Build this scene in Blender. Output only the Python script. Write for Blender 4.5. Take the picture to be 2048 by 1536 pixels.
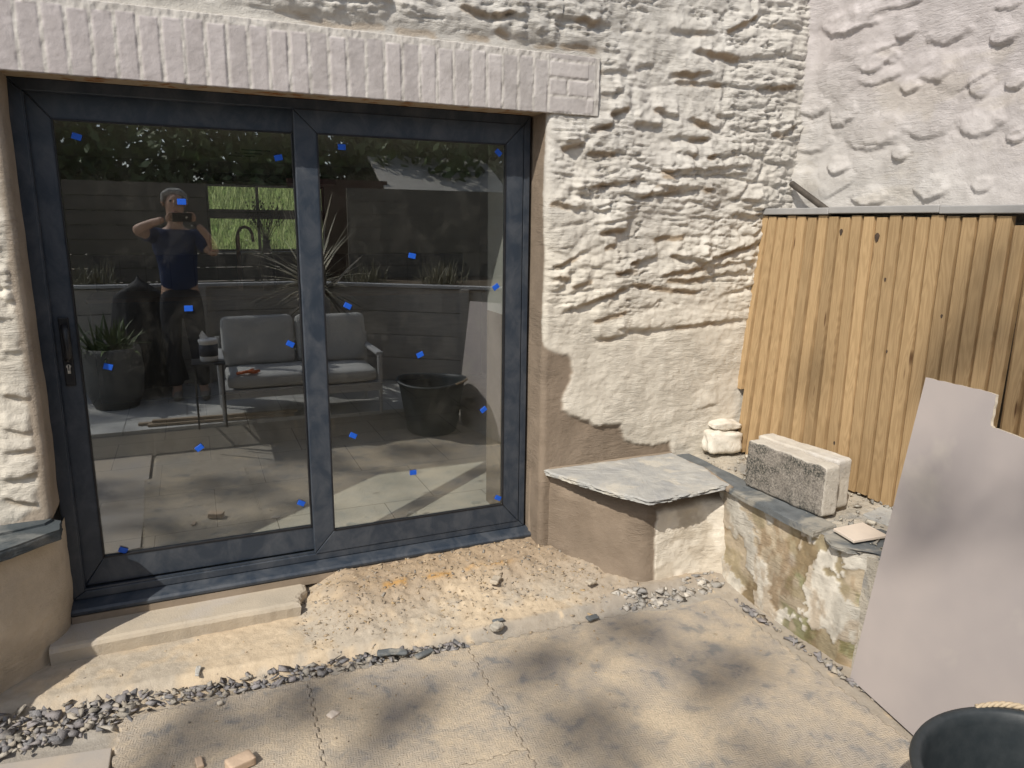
import bpy, bmesh, math, random
import numpy as np
from mathutils import Vector, Matrix
for o in list(bpy.data.objects): bpy.data.objects.remove(o, do_unlink=True)
S = bpy.context.scene
COL = S.collection
# ---------------------------------------------------------------- camera
CAM = Vector((0.5754, -3.3246, 1.6032))
cr = Vector((0.91653, -0.39977, 0.01234)); cu = Vector((0.07607, 0.20453, 0.9759)); cf = Vector((0.39266, 0.89351, -0.21786))
cam = bpy.data.cameras.new('camera'); cam.sensor_width = 36; cam.lens = 36*1452.28/2048
cam.clip_start = 0.02; cam.clip_end = 200
co = bpy.data.objects.new('camera', cam); COL.objects.link(co)
m = Matrix.Identity(4)
for i in range(3):
    m[i][0] = cr[i]; m[i][1] = cu[i]; m[i][2] = -cf[i]; m[i][3] = CAM[i]
co.matrix_world = m; S.camera = co
# ---------------------------------------------------------------- light
SUNV = Vector((-1.28, -1.0, 1.67)).normalized()       # towards the sun
w = bpy.data.worlds.new('World'); S.world = w; w.use_nodes = True
nt = w.node_tree; bg = nt.nodes['Background']
sky = nt.nodes.new('ShaderNodeTexSky'); sky.sky_type = 'NISHITA'; sky.sun_disc = False
sky.sun_elevation = math.asin(SUNV.z); sky.sun_rotation = math.atan2(SUNV.x, SUNV.y)
hs_ = nt.nodes.new('ShaderNodeHueSaturation'); hs_.inputs['Saturation'].default_value = .55; nt.links.new(sky.outputs[0], hs_.inputs['Color']); nt.links.new(hs_.outputs[0], bg.inputs[0]); bg.inputs[1].default_value = 0.13
sl = bpy.data.lights.new('sun', 'SUN'); sl.energy = 3.6; sl.angle = math.radians(0.55); sl.color = (1.0, 0.94, 0.84)
so = bpy.data.objects.new('sun', sl); COL.objects.link(so); so.location = (0, 0, 20)
so.rotation_euler = SUNV.to_track_quat('Z', 'Y').to_euler()
S.view_settings.view_transform = 'Standard'; S.view_settings.look = 'None'
S.view_settings.exposure = 0.25; S.view_settings.gamma = 1
try:
    S.cycles.caustics_reflective = False; S.cycles.caustics_refractive = False
    S.cycles.transparent_max_bounces = 16
except Exception: pass
# ---------------------------------------------------------------- helpers
def tag(o, label=None, cat=None, group=None, kind=None):
    if label: o['label'] = label
    if cat: o['category'] = cat
    if group: o['group'] = group
    if kind: o['kind'] = kind
    return o
def empty(name, loc=(0, 0, 0), label=None, cat=None, group=None):
    o = bpy.data.objects.new(name, None); COL.objects.link(o); o.location = loc; o.empty_display_size = .1
    return tag(o, label, cat, group)
def link(name, me, mat, parent=None):
    o = bpy.data.objects.new(name, me); COL.objects.link(o)
    if mat is not None and len(me.materials) == 0: me.materials.append(mat)
    if parent is not None:
        o.parent = parent; q = parent; t = Vector((0, 0, 0))
        while q is not None: t += q.location; q = q.parent
        o.location = -t                                  # vertices are given in world coordinates
    return o
def mesh_np(name, V, F, mat=None, parent=None, smooth=False, col=None, colname='pig'):
    me = bpy.data.meshes.new(name)
    V = np.asarray(V, dtype=np.float32).reshape(-1, 3)
    if isinstance(F, np.ndarray):
        k = F.shape[1]; n = len(F)
        me.vertices.add(len(V)); me.vertices.foreach_set('co', V.ravel())
        me.loops.add(n*k); me.loops.foreach_set('vertex_index', F.astype(np.int32).ravel())
        me.polygons.add(n); me.polygons.foreach_set('loop_start', (np.arange(n)*k).astype(np.int32))
        me.update(calc_edges=True)
    else:
        me.from_pydata(V.tolist(), [], [list(f) for f in F]); me.update()
    if smooth: me.polygons.foreach_set('use_smooth', np.ones(len(me.polygons), dtype=bool))
    if col is not None:
        a = me.color_attributes.new(colname, 'FLOAT_COLOR', 'POINT')
        c = np.ones((len(V), 4), dtype=np.float32); c[:, :3] = col.reshape(-1, 3); a.data.foreach_set('color', c.ravel())
    me.validate()
    return link(name, me, mat, parent)
class MB:
    """collects simple solids into one mesh"""
    def __init__(s): s.v = []; s.f = []
    def add(s, v, f):
        n = len(s.v); s.v += [tuple(a) for a in v]; s.f += [tuple(i+n for i in a) for a in f]; return s
    def box(s, x0, x1, y0, y1, z0, z1, M=None):
        v = [Vector((x, y, z)) for z in (z0, z1) for y in (y0, y1) for x in (x0, x1)]
        if M is not None: v = [M @ a for a in v]
        return s.add(v, [(0, 2, 3, 1), (4, 5, 7, 6), (0, 1, 5, 4), (2, 6, 7, 3), (0, 4, 6, 2), (1, 3, 7, 5)])
    def tube(s, pts, r, n=10, caps=True):
        pts = [Vector(p) for p in pts]; rr = r if isinstance(r, (list, tuple)) else [r]*len(pts)
        base = len(s.v); up = None
        for i, p in enumerate(pts):
            d = (pts[min(i+1, len(pts)-1)]-pts[max(i-1, 0)]).normalized()
            if up is None: up = Vector((0, 0, 1)) if abs(d.z) < .9 else Vector((1, 0, 0))
            a = d.cross(up).normalized(); b = a.cross(d); up = b
            for k in range(n):
                t = 2*math.pi*k/n; s.v.append(tuple(p+a*math.cos(t)*rr[i]+b*math.sin(t)*rr[i]))
        for i in range(len(pts)-1):
            for k in range(n):
                a0 = base+i*n+k; a1 = base+i*n+(k+1) % n; s.f.append((a0, a1, a1+n, a0+n))
        if caps:
            s.f.append(tuple(base+k for k in range(n))[::-1]); s.f.append(tuple(base+(len(pts)-1)*n+k for k in range(n)))
        return s
    def prism(s, outline, z0, z1, M=None):
        n = len(outline); v = [Vector((a, b, z0)) for a, b in outline]+[Vector((a, b, z1)) for a, b in outline]
        if M is not None: v = [M @ a for a in v]
        f = [tuple(range(n))[::-1], tuple(range(n, 2*n))]+[(i, (i+1) % n, (i+1) % n+n, i+n) for i in range(n)]
        return s.add(v, f)
    def build(s, name, mat, parent=None, bevel=0, smooth=False, seg=2, tri=False):
        me = bpy.data.meshes.new(name); me.from_pydata(s.v, [], s.f); me.update()
        bm = bmesh.new(); bm.from_mesh(me); bmesh.ops.recalc_face_normals(bm, faces=bm.faces)
        if bevel:
            bmesh.ops.bevel(bm, geom=[e for e in bm.edges if len(e.link_faces) == 2 and e.calc_face_angle(0) > .5], offset=bevel, segments=seg, affect='EDGES', profile=.5)
        if tri: bmesh.ops.triangulate(bm, faces=bm.faces, quad_method='BEAUTY', ngon_method='EAR_CLIP')
        bm.to_mesh(me); bm.free()
        if smooth:
            for p in me.polygons: p.use_smooth = True
        return link(name, me, mat, parent)
def lathe(prof, n=48, c=(0, 0, 0)):
    v = []; f = []
    for r, z in prof:
        for k in range(n):
            t = 2*math.pi*k/n; v.append((c[0]+r*math.cos(t), c[1]+r*math.sin(t), c[2]+z))
    for i in range(len(prof)-1):
        for k in range(n):
            f.append((i*n+k, i*n+(k+1) % n, (i+1)*n+(k+1) % n, (i+1)*n+k))
    return v, f
# ---- numpy noise
def _h(ix, iy, s):
    n = (ix.astype(np.int64)*374761393+iy.astype(np.int64)*668265263+s*1442695041) & 0xffffffff
    n = ((n ^ (n >> 13))*1274126177) & 0xffffffff; n = (n ^ (n >> 16)) & 0xffffffff
    n = (n*2246822519) & 0xffffffff; n = n ^ (n >> 15)
    return (n & 0xffffff)/float(0xffffff)
def vn(x, y, s=0):
    x = np.asarray(x, float); y = np.asarray(y, float); x, y = np.broadcast_arrays(x, y)
    ix = np.floor(x); iy = np.floor(y); fx = x-ix; fy = y-iy; fx = fx*fx*fx*(fx*(fx*6-15)+10); fy = fy*fy*fy*(fy*(fy*6-15)+10)
    a = _h(ix, iy, s); b = _h(ix+1, iy, s); c = _h(ix, iy+1, s); d = _h(ix+1, iy+1, s)
    return (a*(1-fx)+b*fx)*(1-fy)+(c*(1-fx)+d*fx)*fy
def fbm(x, y, o=4, s=0, g=.5):
    t = 0; a = 1; n = 0
    for i in range(o):
        t = t+a*vn(x*2**i+i*17.3, y*2**i-i*9.1, s+i); n += a; a *= g
    return t/n
def vor(x, y, s=0, jit=.9):
    ix = np.floor(x); iy = np.floor(y); f1 = np.full(x.shape, 9.); f2 = f1.copy(); idv = np.zeros(x.shape); cx = np.zeros(x.shape); cy = cx.copy()
    for dx in (-1, 0, 1):
        for dy in (-1, 0, 1):
            a = ix+dx; b = iy+dy
            px = a+.5+jit*(_h(a, b, s)-.5); py = b+.5+jit*(_h(a, b, s+7)-.5)
            d = np.sqrt((x-px)**2+(y-py)**2); r = _h(a, b, s+13)
            n = d < f1
            f2 = np.where(n, f1, np.minimum(f2, d)); idv = np.where(n, r, idv); cx = np.where(n, px, cx); cy = np.where(n, py, cy); f1 = np.where(n, d, f1)
    return f1, f2, idv, cx, cy
def ss(a, b, x): t = np.clip((x-a)/(b-a), 0, 1); return t*t*(3-2*t)
def inpoly(x, y, poly):
    r = np.zeros(x.shape, bool); n = len(poly)
    for i in range(n):
        x1, y1 = poly[i]; x2, y2 = poly[(i+1) % n]
        c = ((y1 > y) != (y2 > y)) & (x < (x2-x1)*(y-y1)/((y2-y1) if y2 != y1 else 1e-9)+x1); r ^= c
    return r
def gridfaces(n, mm, mask=None, flip=False):
    i = np.arange(n-1)[:, None]*mm+np.arange(mm-1)[None, :]
    F = np.stack([i, i+mm, i+mm+1, i+1], -1)
    if mask is not None: F = F[mask]
    F = F.reshape(-1, 4)
    return F[:, ::-1] if flip else F
# ---- materials
def new_mat(name):
    mt = bpy.data.materials.new(name); mt.use_nodes = True
    return mt, mt.node_tree.nodes, mt.node_tree.links, mt.node_tree.nodes['Principled BSDF']
def N(ns, t, **k):
    n = ns.new(t)
    for a, b in k.items():
        if a.startswith('i_'):
            n.inputs[int(a[2:])].default_value = b
        else: setattr(n, a, b)
    return n
def mathn(ns, lk, op, a, b=None, c=None):
    n = ns.new('ShaderNodeMath'); n.operation = op
    for i, v in enumerate((a, b, c)):
        if v is None: continue
        if isinstance(v, (int, float)): n.inputs[i].default_value = v
        else: lk.new(v, n.inputs[i])
    return n.outputs[0]
def noise(ns, lk, vec, scale, detail=4, rough=.55, dist=0):
    n = ns.new('ShaderNodeTexNoise'); n.inputs['Scale'].default_value = scale; n.inputs['Detail'].default_value = detail
    n.inputs['Roughness'].default_value = rough; n.inputs['Distortion'].default_value = dist
    if vec is not None: lk.new(vec, n.inputs['Vector'])
    return n.outputs['Fac']
def ramp(ns, lk, fac, stops):
    r = ns.new('ShaderNodeValToRGB'); lk.new(fac, r.inputs[0])
    while len(r.color_ramp.elements) < len(stops): r.color_ramp.elements.new(.5)
    for e, (p, c) in zip(r.color_ramp.elements, stops):
        e.position = p; e.color = (c, c, c, 1) if isinstance(c, (int, float)) else (*c, 1)
    return r.outputs[0]
def mixc(ns, lk, fac, a, b, bt='MIX'):
    n = ns.new('ShaderNodeMix'); n.data_type = 'RGBA'; n.blend_type = bt
    for i, v in ((0, fac), (6, a), (7, b)):
        if isinstance(v, (int, float)): n.inputs[i].default_value = v
        elif isinstance(v, tuple): n.inputs[i].default_value = (*v, 1)
        else: lk.new(v, n.inputs[i])
    return n.outputs[2]
def bumpn(ns, lk, b, hs, strength=.5, dist=.005):
    prev = None
    for h, st, d in hs:
        n = ns.new('ShaderNodeBump'); n.inputs['Strength'].default_value = st; n.inputs['Distance'].default_value = d
        lk.new(h, n.inputs['Height'])
        if prev: lk.new(prev, n.inputs['Normal'])
        prev = n.outputs[0]
    lk.new(prev, b.inputs['Normal'])
def basic(name, c1, c2=None, scale=6, rough=.8, bumps=((60, .4, .004),), metal=0, attr=False, c3=None, s3=2.5, stretch=None, spec=.4, coord='Object', detail=6):
    mt, ns, lk, b = new_mat(name)
    tc = ns.new('ShaderNodeTexCoord'); vec = tc.outputs[coord]
    if stretch:
        mp = ns.new('ShaderNodeMapping'); lk.new(vec, mp.inputs[0]); mp.inputs['Scale'].default_value = stretch; vec = mp.outputs[0]
    c2 = c2 or tuple(v*.75 for v in c1)
    f = noise(ns, lk, vec, scale, detail)
    col = mixc(ns, lk, ramp(ns, lk, f, [(.35, 0.), (.68, 1.)]), c1, c2)
    if c3:
        f3 = noise(ns, lk, vec, s3, 5, .6, .4); col = mixc(ns, lk, ramp(ns, lk, f3, [(.52, 0.), (.62, 1.)]), col, c3)
    if attr:
        at = ns.new('ShaderNodeAttribute'); at.attribute_name = 'pig'
        v = mixc(ns, lk, ramp(ns, lk, f, [(.3, 0.), (.7, 1.)]), (1.08, 1.08, 1.08), (.86, .85, .84))
        col = mixc(ns, lk, 1., at.outputs['Color'], v, 'MULTIPLY')
    lk.new(col, b.inputs['Base Color'])
    b.inputs['Roughness'].default_value = rough; b.inputs['Metallic'].default_value = metal
    b.inputs['Specular IOR Level'].default_value = spec
    if bumps: bumpn(ns, lk, b, [(noise(ns, lk, vec, s, 5, .6), st, d) for s, st, d in bumps])
    return mt
M = {}
def add_strata(mt, sc, st, d):
    ns = mt.node_tree.nodes; lk = mt.node_tree.links; b = ns['Principled BSDF']; tc = ns.new('ShaderNodeTexCoord'); mp = ns.new('ShaderNodeMapping')
    lk.new(tc.outputs['Object'], mp.inputs[0]); mp.inputs['Scale'].default_value = sc; mp.inputs['Rotation'].default_value = (0, .12, 0)
    n = noise(ns, lk, mp.outputs[0], 1., 8, .7, .8); m_ = noise(ns, lk, tc.outputs['Object'], 3.2, 3); m_ = ramp(ns, lk, m_, [(.42, .05), (.62, 1.)])
    bn = ns.new('ShaderNodeBump'); bn.inputs['Strength'].default_value = st; bn.inputs['Distance'].default_value = d
    lk.new(mathn(ns, lk, 'MULTIPLY', n, m_), bn.inputs['Height']); lk.new(b.inputs['Normal'].links[0].from_socket, bn.inputs['Normal']); lk.new(bn.outputs[0], b.inputs['Normal'])
M['paint'] = basic('limewash', (1, 1, 1), scale=9, rough=.85, attr=True, bumps=((35, .5, .006), (140, .5, .003)))
add_strata(M['paint'], (14, 14, 75), .9, .012)
M['brickpaint'] = basic('painted_brick', (1, 1, 1), scale=14, rough=.8, attr=True, bumps=((60, .35, .003), (220, .5, .002)))
M['soil'] = basic('dusty_soil', (1, 1, 1), scale=25, rough=.95, attr=True, bumps=((70, .6, .006), (260, .7, .004)))
M['render'] = basic('cement_render', (.27, .215, .16), (.22, .175, .13), 5, .9, bumps=((18, .3, .006), (160, .4, .002)), c3=(.30, .24, .18))
M['slate'] = basic('slate', (.43, .42, .39), (.31, .31, .305), 9, .85, bumps=((22, .8, .008), (120, .7, .003)), c3=(.50, .47, .41), s3=5, spec=.25)
M['slateblue'] = basic('slate_dusty_blue', (.15, .16, .165), (.09, .10, .105), 12, .75, bumps=((30, .7, .005), (120, .6, .002)), c3=(.31, .29, .25), s3=4, spec=.3)
M['frame'] = None
def frame_mat():
    mt, ns, lk, b = new_mat('anthracite_upvc')
    tc = ns.new('ShaderNodeTexCoord'); v = tc.outputs['Object']
    mp = ns.new('ShaderNodeMapping'); lk.new(v, mp.inputs[0]); mp.inputs['Scale'].default_value = (3, 3, 2)
    f = noise(ns, lk, mp.outputs[0], 3.5, 9, .7, .6); f2 = noise(ns, lk, v, 90, 3)
    du = ramp(ns, lk, f, [(.42, 0.), (.82, .65)])
    col = mixc(ns, lk, du, (.026, .036, .052), (.12, .125, .135))
    lk.new(col, b.inputs['Base Color']); r = ramp(ns, lk, f, [(.3, .36), (.7, .6)]); lk.new(r, b.inputs['Roughness'])
    bumpn(ns, lk, b, [(f2, .06, .001)]); return mt
M['frame'] = frame_mat()
M['black'] = basic('black_plastic', (.012, .012, .014), (.02, .02, .022), 20, .42, bumps=None)
M['metal'] = basic('brushed_metal', (.6, .58, .54), (.5, .48, .45), 30, .35, bumps=None, metal=1)
M['steelpipe'] = basic('weathered_pipe', (.10, .085, .07), (.06, .052, .045), 30, .5, bumps=((80, .3, .002),), metal=.3)
M['block'] = basic('concrete_block', (.62, .57, .49), (.50, .46, .40), 12, .95, bumps=((60, .6, .006), (200, .8, .004)), c3=(.55, .52, .48))
M['blockdirty'] = None
def blockdirty():
    mt, ns, lk, b = new_mat('mossy_block_face')
    tc = ns.new('ShaderNodeTexCoord'); v = tc.outputs['Object']; ge = ns.new('ShaderNodeNewGeometry')
    sep = ns.new('ShaderNodeSeparateXYZ'); lk.new(ge.outputs['True Normal'], sep.inputs[0])
    side = ramp(ns, lk, mathn(ns, lk, 'MULTIPLY', sep.outputs[0], -1.), [(.45, 0.), (.75, 1.)])
    f = noise(ns, lk, v, 5, 6, .7, .5); f2 = noise(ns, lk, v, 110, 8, .75)
    dk = mixc(ns, lk, ramp(ns, lk, f2, [(.45, 0.), (.62, 1.)]), (.045, .047, .042), (.34, .30, .25))
    br = mixc(ns, lk, ramp(ns, lk, f2, [(.4, 0.), (.6, 1.)]), (.16, .14, .12), (.35, .315, .27))
    d = mixc(ns, lk, ramp(ns, lk, f, [(.44, 0.), (.54, 1.)]), dk, br)
    pale = mixc(ns, lk, f, (.66, .61, .52), (.46, .42, .37))
    lk.new(mixc(ns, lk, side, pale, d), b.inputs['Base Color']); b.inputs['Roughness'].default_value = .95
    bumpn(ns, lk, b, [(f2, .9, .006), (noise(ns, lk, v, 200, 4), .7, .003)]); return mt
M['blockdirty'] = blockdirty()
M['board'] = basic('fibre_board', (.44, .39, .37), (.38, .34, .33), 2.6, .8, bumps=((200, .08, .001), (9, .08, .01)), c3=(.47, .425, .385), s3=1.4, detail=3)
M['boardedge'] = basic('board_core', (.55, .48, .38), (.40, .35, .28), 40, .9, bumps=((90, .6, .003),))
M['rubber'] = basic('bucket_rubber', (.020, .026, .030), (.032, .038, .042), 30, .5, bumps=((25, .2, .003), (120, .15, .001)), spec=.5)
M['rope'] = basic('rope', (.52, .42, .29), (.40, .32, .22), 60, .9, bumps=((200, .6, .002),))
M['tape'] = basic('blue_tape', (.01, .10, .55), (.008, .08, .48), 30, .5, bumps=None)
M['tile'] = basic('pale_tile', (.66, .57, .48), (.60, .52, .44), 10, .6, bumps=((100, .1, .001),))
M['stone_pale'] = basic('pale_stone', (.66, .60, .50), (.50, .44, .36), 12, .9, bumps=((40, .7, .008), (160, .5, .003)), c3=(.72, .68, .60))
M['chip'] = basic('slate_chips', (1, 1, 1), scale=45, rough=.85, attr=True, bumps=((45, .9, .006), (160, .8, .003)))
add_strata(M['chip'], (40, 40, 260), .7, .004)
M['coping'] = basic('lead_coping', (.36, .35, .34), (.29, .285, .28), 6, .6, bumps=((30, .3, .003),))
M['mortar'] = basic('mortar_rubble', (.50, .45, .37), (.36, .33, .28), 9, .95, bumps=((30, .9, .01), (120, .8, .004)), c3=(.28, .27, .25), s3=4)
M['plaster'] = basic('plaster', (.62, .60, .56), (.55, .53, .50), 3, .9, bumps=((40, .1, .002),))
M['wallpaint'] = basic('room_wall_paint', (.48, .46, .43), (.44, .42, .40), 2, .9, bumps=None)
M['ceiling'] = basic('ceiling_paint', (.80, .75, .68), (.76, .71, .64), 2, .9, bumps=None)
M['dark'] = basic('dark_unit', (.03, .03, .034), (.04, .04, .044), 5, .35, bumps=None)
M['worktop'] = basic('timber_worktop', (.16, .085, .045), (.11, .06, .032), 8, .4, bumps=None, stretch=(1, 8, 1))
M['copper'] = basic('copper_tap', (.45, .26, .18), (.35, .2, .14), 10, .3, bumps=None, metal=1)
M['twig'] = basic('dried_stems', (.05, .035, .025), (.09, .06, .04), 30, .9, bumps=None)
M['floortile'] = None
def floortile(name, c1, c2, sx, sy, mort=.006):
    mt, ns, lk, b = new_mat(name)
    tc = ns.new('ShaderNodeTexCoord'); v = tc.outputs['Object']
    br = ns.new('ShaderNodeTexBrick'); lk.new(v, br.inputs['Vector']); br.inputs['Scale'].default_value = 1
    br.inputs['Brick Width'].default_value = sx; br.inputs['Row Height'].default_value = sy; br.inputs['Mortar Size'].default_value = mort; br.inputs['Mortar Smooth'].default_value = .2
    br.inputs['Color1'].default_value = (*c1, 1); br.inputs['Color2'].default_value = (*c2, 1); br.inputs['Mortar'].default_value = (c1[0]*.35, c1[1]*.35, c1[2]*.35, 1)
    f = noise(ns, lk, v, 5, 8, .6); c = mixc(ns, lk, 1., br.outputs[0], mixc(ns, lk, f, (1.15, 1.15, 1.15), (.75, .74, .72)), 'MULTIPLY')
    lk.new(c, b.inputs['Base Color']); b.inputs['Roughness'].default_value = .7
    bumpn(ns, lk, b, [(br.outputs['Fac'], -.4, .003), (noise(ns, lk, v, 40, 5), .3, .003)]); return mt
M['floortile'] = floortile('floor_tile', (.70, .65, .58), (.67, .62, .55), .6, .6, .003)
M['paving'] = floortile('porcelain_paving', (.52, .52, .51), (.48, .48, .47), .9, .6, .005)
def matrubber():
    mt, ns, lk, b = new_mat('dusty_rubber_mat')
    tc = ns.new('ShaderNodeTexCoord'); v = tc.outputs['Object']
    mp = ns.new('ShaderNodeMapping'); lk.new(v, mp.inputs[0]); mp.inputs['Rotation'].default_value = (0, 0, math.radians(8))
    ck = ns.new('ShaderNodeTexChecker'); lk.new(mp.outputs[0], ck.inputs[0]); ck.inputs['Scale'].default_value = 36
    w1 = ns.new('ShaderNodeTexWave'); w2 = ns.new('ShaderNodeTexWave')
    for w_, d in ((w1, 'X'), (w2, 'Y')):
        w_.bands_direction = d; lk.new(mp.outputs[0], w_.inputs[0]); w_.inputs['Scale'].default_value = 34; w_.inputs['Distortion'].default_value = .6
    tread = mixc(ns, lk, ck.outputs['Fac'], w1.outputs['Color'], w2.outputs['Color'])
    big = noise(ns, lk, v, 2.6, 6, .6, .6); med = noise(ns, lk, v, 11, 7, .65, .3); fin = noise(ns, lk, v, 120, 5, .7)
    dust = ramp(ns, lk, mathn(ns, lk, 'ADD', mathn(ns, lk, 'MULTIPLY', big, .75), mathn(ns, lk, 'MULTIPLY', med, .55)), [(.54, 0.), (.78, 1.)])
    trc = ramp(ns, lk, tread, [(.25, 0.), (.7, 1.)])
    grey = mixc(ns, lk, trc, (.36, .32, .275), (.42, .37, .315))
    grey = mixc(ns, lk, ramp(ns, lk, med, [(.36, 1.), (.46, 0.)]), grey, (.27, .26, .245))
    sand = mixc(ns, lk, ramp(ns, lk, fin, [(.35, 0.), (.6, 1.)]), (.62, .51, .37), (.48, .40, .30))
    c = mixc(ns, lk, dust, grey, sand)
    lk.new(c, b.inputs['Base Color']); b.inputs['Roughness'].default_value = .92; b.inputs['Specular IOR Level'].default_value = .2
    hh = mathn(ns, lk, 'MULTIPLY', trc, mathn(ns, lk, 'SUBTRACT', 1.15, dust))
    bumpn(ns, lk, b, [(hh, .55, .005), (fin, .9, .006), (med, .6, .012)]); return mt
M['mat'] = matrubber()
M['brickred'] = basic('dusty_brick', (.56, .42, .30), (.48, .36, .26), 20, .95, bumps=((80, .5, .004),))
def wood(name, c1, c2, ck):
    mt, ns, lk, b = new_mat(name)
    tc = ns.new('ShaderNodeTexCoord'); oi = ns.new('ShaderNodeObjectInfo')
    sep = ns.new('ShaderNodeSeparateXYZ'); lk.new(tc.outputs['Object'], sep.inputs[0])
    y = sep.outputs[1]; z = sep.outputs[2]
    rz = mathn(ns, lk, 'MULTIPLY', oi.outputs['Random'], 37.)
    cmb = ns.new('ShaderNodeCombineXYZ'); lk.new(mathn(ns, lk, 'MULTIPLY', y, 15.), cmb.inputs[0]); lk.new(mathn(ns, lk, 'ADD', mathn(ns, lk, 'MULTIPLY', z, 1.9), rz), cmb.inputs[1])
    vo = ns.new('ShaderNodeTexVoronoi'); vo.inputs['Scale'].default_value = 1; lk.new(cmb.outputs[0], vo.inputs['Vector']); vo.inputs['Randomness'].default_value = 1.
    kn = vo.outputs['Distance']
    # elongated coordinates for grain
    cg = ns.new('ShaderNodeCombineXYZ'); lk.new(mathn(ns, lk, 'MULTIPLY', y, 9.), cg.inputs[0]); lk.new(mathn(ns, lk, 'ADD', mathn(ns, lk, 'MULTIPLY', z, .9), rz), cg.inputs[1])
    wn = noise(ns, lk, cg.outputs[0], 1.3, 3, .5)
    gauss = mathn(ns, lk, 'POWER', 2.718, mathn(ns, lk, 'MULTIPLY', mathn(ns, lk, 'MULTIPLY', kn, kn), -14.))
    ph = mathn(ns, lk, 'ADD', mathn(ns, lk, 'MULTIPLY', wn, 95.), mathn(ns, lk, 'ADD', mathn(ns, lk, 'MULTIPLY', y, 160.), mathn(ns, lk, 'MULTIPLY', gauss, 22.)))
    gr = mathn(ns, lk, 'MULTIPLY', mathn(ns, lk, 'ADD', mathn(ns, lk, 'SINE', ph), 1.), .5)
    cs = ns.new('ShaderNodeCombineXYZ'); lk.new(mathn(ns, lk, 'MULTIPLY', y, 220.), cs.inputs[0]); lk.new(mathn(ns, lk, 'MULTIPLY', z, 7.), cs.inputs[1])
    fine = noise(ns, lk, cs.outputs[0], 1.5, 4, .6)
    rb = mathn(ns, lk, 'ADD', mathn(ns, lk, 'MULTIPLY', gr, .32), mathn(ns, lk, 'MULTIPLY', fine, .6))
    c = mixc(ns, lk, ramp(ns, lk, rb, [(.25, 0.), (.8, 1.)]), c1, c2)
    tint = mathn(ns, lk, 'ADD', mathn(ns, lk, 'MULTIPLY', oi.outputs['Random'], .34), .80)
    cc = ns.new('ShaderNodeCombineXYZ')
    for i in range(3): lk.new(tint, cc.inputs[i])
    c = mixc(ns, lk, 1., c, cc.outputs[0], 'MULTIPLY')
    c = mixc(ns, lk, ramp(ns, lk, kn, [(.05, 1.), (.09, .0)]), c, ck)
    lk.new(c, b.inputs['Base Color']); b.inputs['Roughness'].default_value = .7; b.inputs['Specular IOR Level'].default_value = .25
    bumpn(ns, lk, b, [(rb, .25, .002)]); return mt
M['wood'] = wood('fence_timber', (.44, .305, .165), (.32, .215, .11), (.12, .065, .03))
M['woodend'] = basic('timber_end_grain', (.50, .35, .18), (.40, .27, .13), 60, .9, bumps=None)
M['darktimber'] = basic('dark_stained_timber', (.17, .15, .125), (.11, .10, .085), 6, .8, stretch=(1, 1, 12), bumps=((30, .3, .003),))
M['redtimber'] = basic('red_brown_door_timber', (.09, .035, .022), (.06, .026, .018), 6, .7, stretch=(8, 8, 1), bumps=None)
M['greytimber'] = basic('grey_gravel_board', (.46, .43, .39), (.36, .34, .31), 6, .85, stretch=(1, 1, 8), bumps=((40, .3, .003),))
def leafmat(name, c1, c2):
    mt, ns, lk, b = new_mat(name); ge = ns.new('ShaderNodeNewGeometry')
    lk.new(mixc(ns, lk, ge.outputs['Random Per Island'], c1, c2), b.inputs['Base Color']); b.inputs['Roughness'].default_value = .6
    return mt
M['leaf'] = leafmat('tree_leaves', (.05, .085, .025), (.10, .14, .04))
M['bark'] = basic('bark', (.09, .07, .05), (.05, .04, .03), 20, .95, bumps=((40, .8, .01),))
M['grassbl'] = leafmat('grass_blades', (.17, .24, .07), (.34, .38, .15))
M['straw'] = leafmat('straw_grass', (.30, .27, .18), (.18, .17, .10))
M['blade'] = leafmat('spiky_leaf', (.26, .24, .17), (.48, .43, .32))
M['grassground'] = basic('grass_bank', (.14, .22, .05), (.20, .27, .08), 8, .95, bumps=((40, .8, .02),))
M['fabric'] = basic('grey_cushion_fabric', (.44, .44, .43), (.39, .39, .38), 40, .95, bumps=((300, .3, .001),))
M['whitemetal'] = basic('pale_powder_coat', (.42, .42, .42), (.38, .38, .38), 10, .5, bumps=None)
M['white'] = basic('white_plastic', (.72, .72, .72), (.66, .66, .66), 10, .4, bumps=None)
M['tarp'] = basic('black_cover_fabric', (.014, .015, .019), (.022, .023, .028), 6, .75, bumps=((7, .9, .03),))
M['navylabel'] = basic('navy_label', (.02, .025, .045), (.025, .03, .05), 10, .5, bumps=None)
M['orange'] = basic('orange_grip', (.5, .11, .015), (.4, .08, .01), 10, .5, bumps=None)
M['pot'] = basic('grey_planter', (.14, .14, .135), (.11, .11, .105), 6, .8, bumps=((50, .3, .003),))
M['skin'] = basic('skin', (.52, .33, .24), (.46, .28, .20), 10, .55, bumps=None)
M['hair'] = basic('grey_hair', (.40, .39, .37), (.16, .155, .15), 40, .8, stretch=(1, 1, .3), bumps=((120, .9, .008),))
M['tshirt'] = basic('blue_shirt', (.018, .035, .10), (.014, .028, .08), 8, .9, bumps=((20, .4, .01),))
M['trousers'] = basic('dark_work_trousers', (.016, .018, .026), (.022, .024, .032), 8, .9, bumps=((16, .5, .012),))
M['shoe'] = basic('dusty_boot', (.33, .30, .26), (.24, .22, .19), 10, .8, bumps=None)
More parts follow.
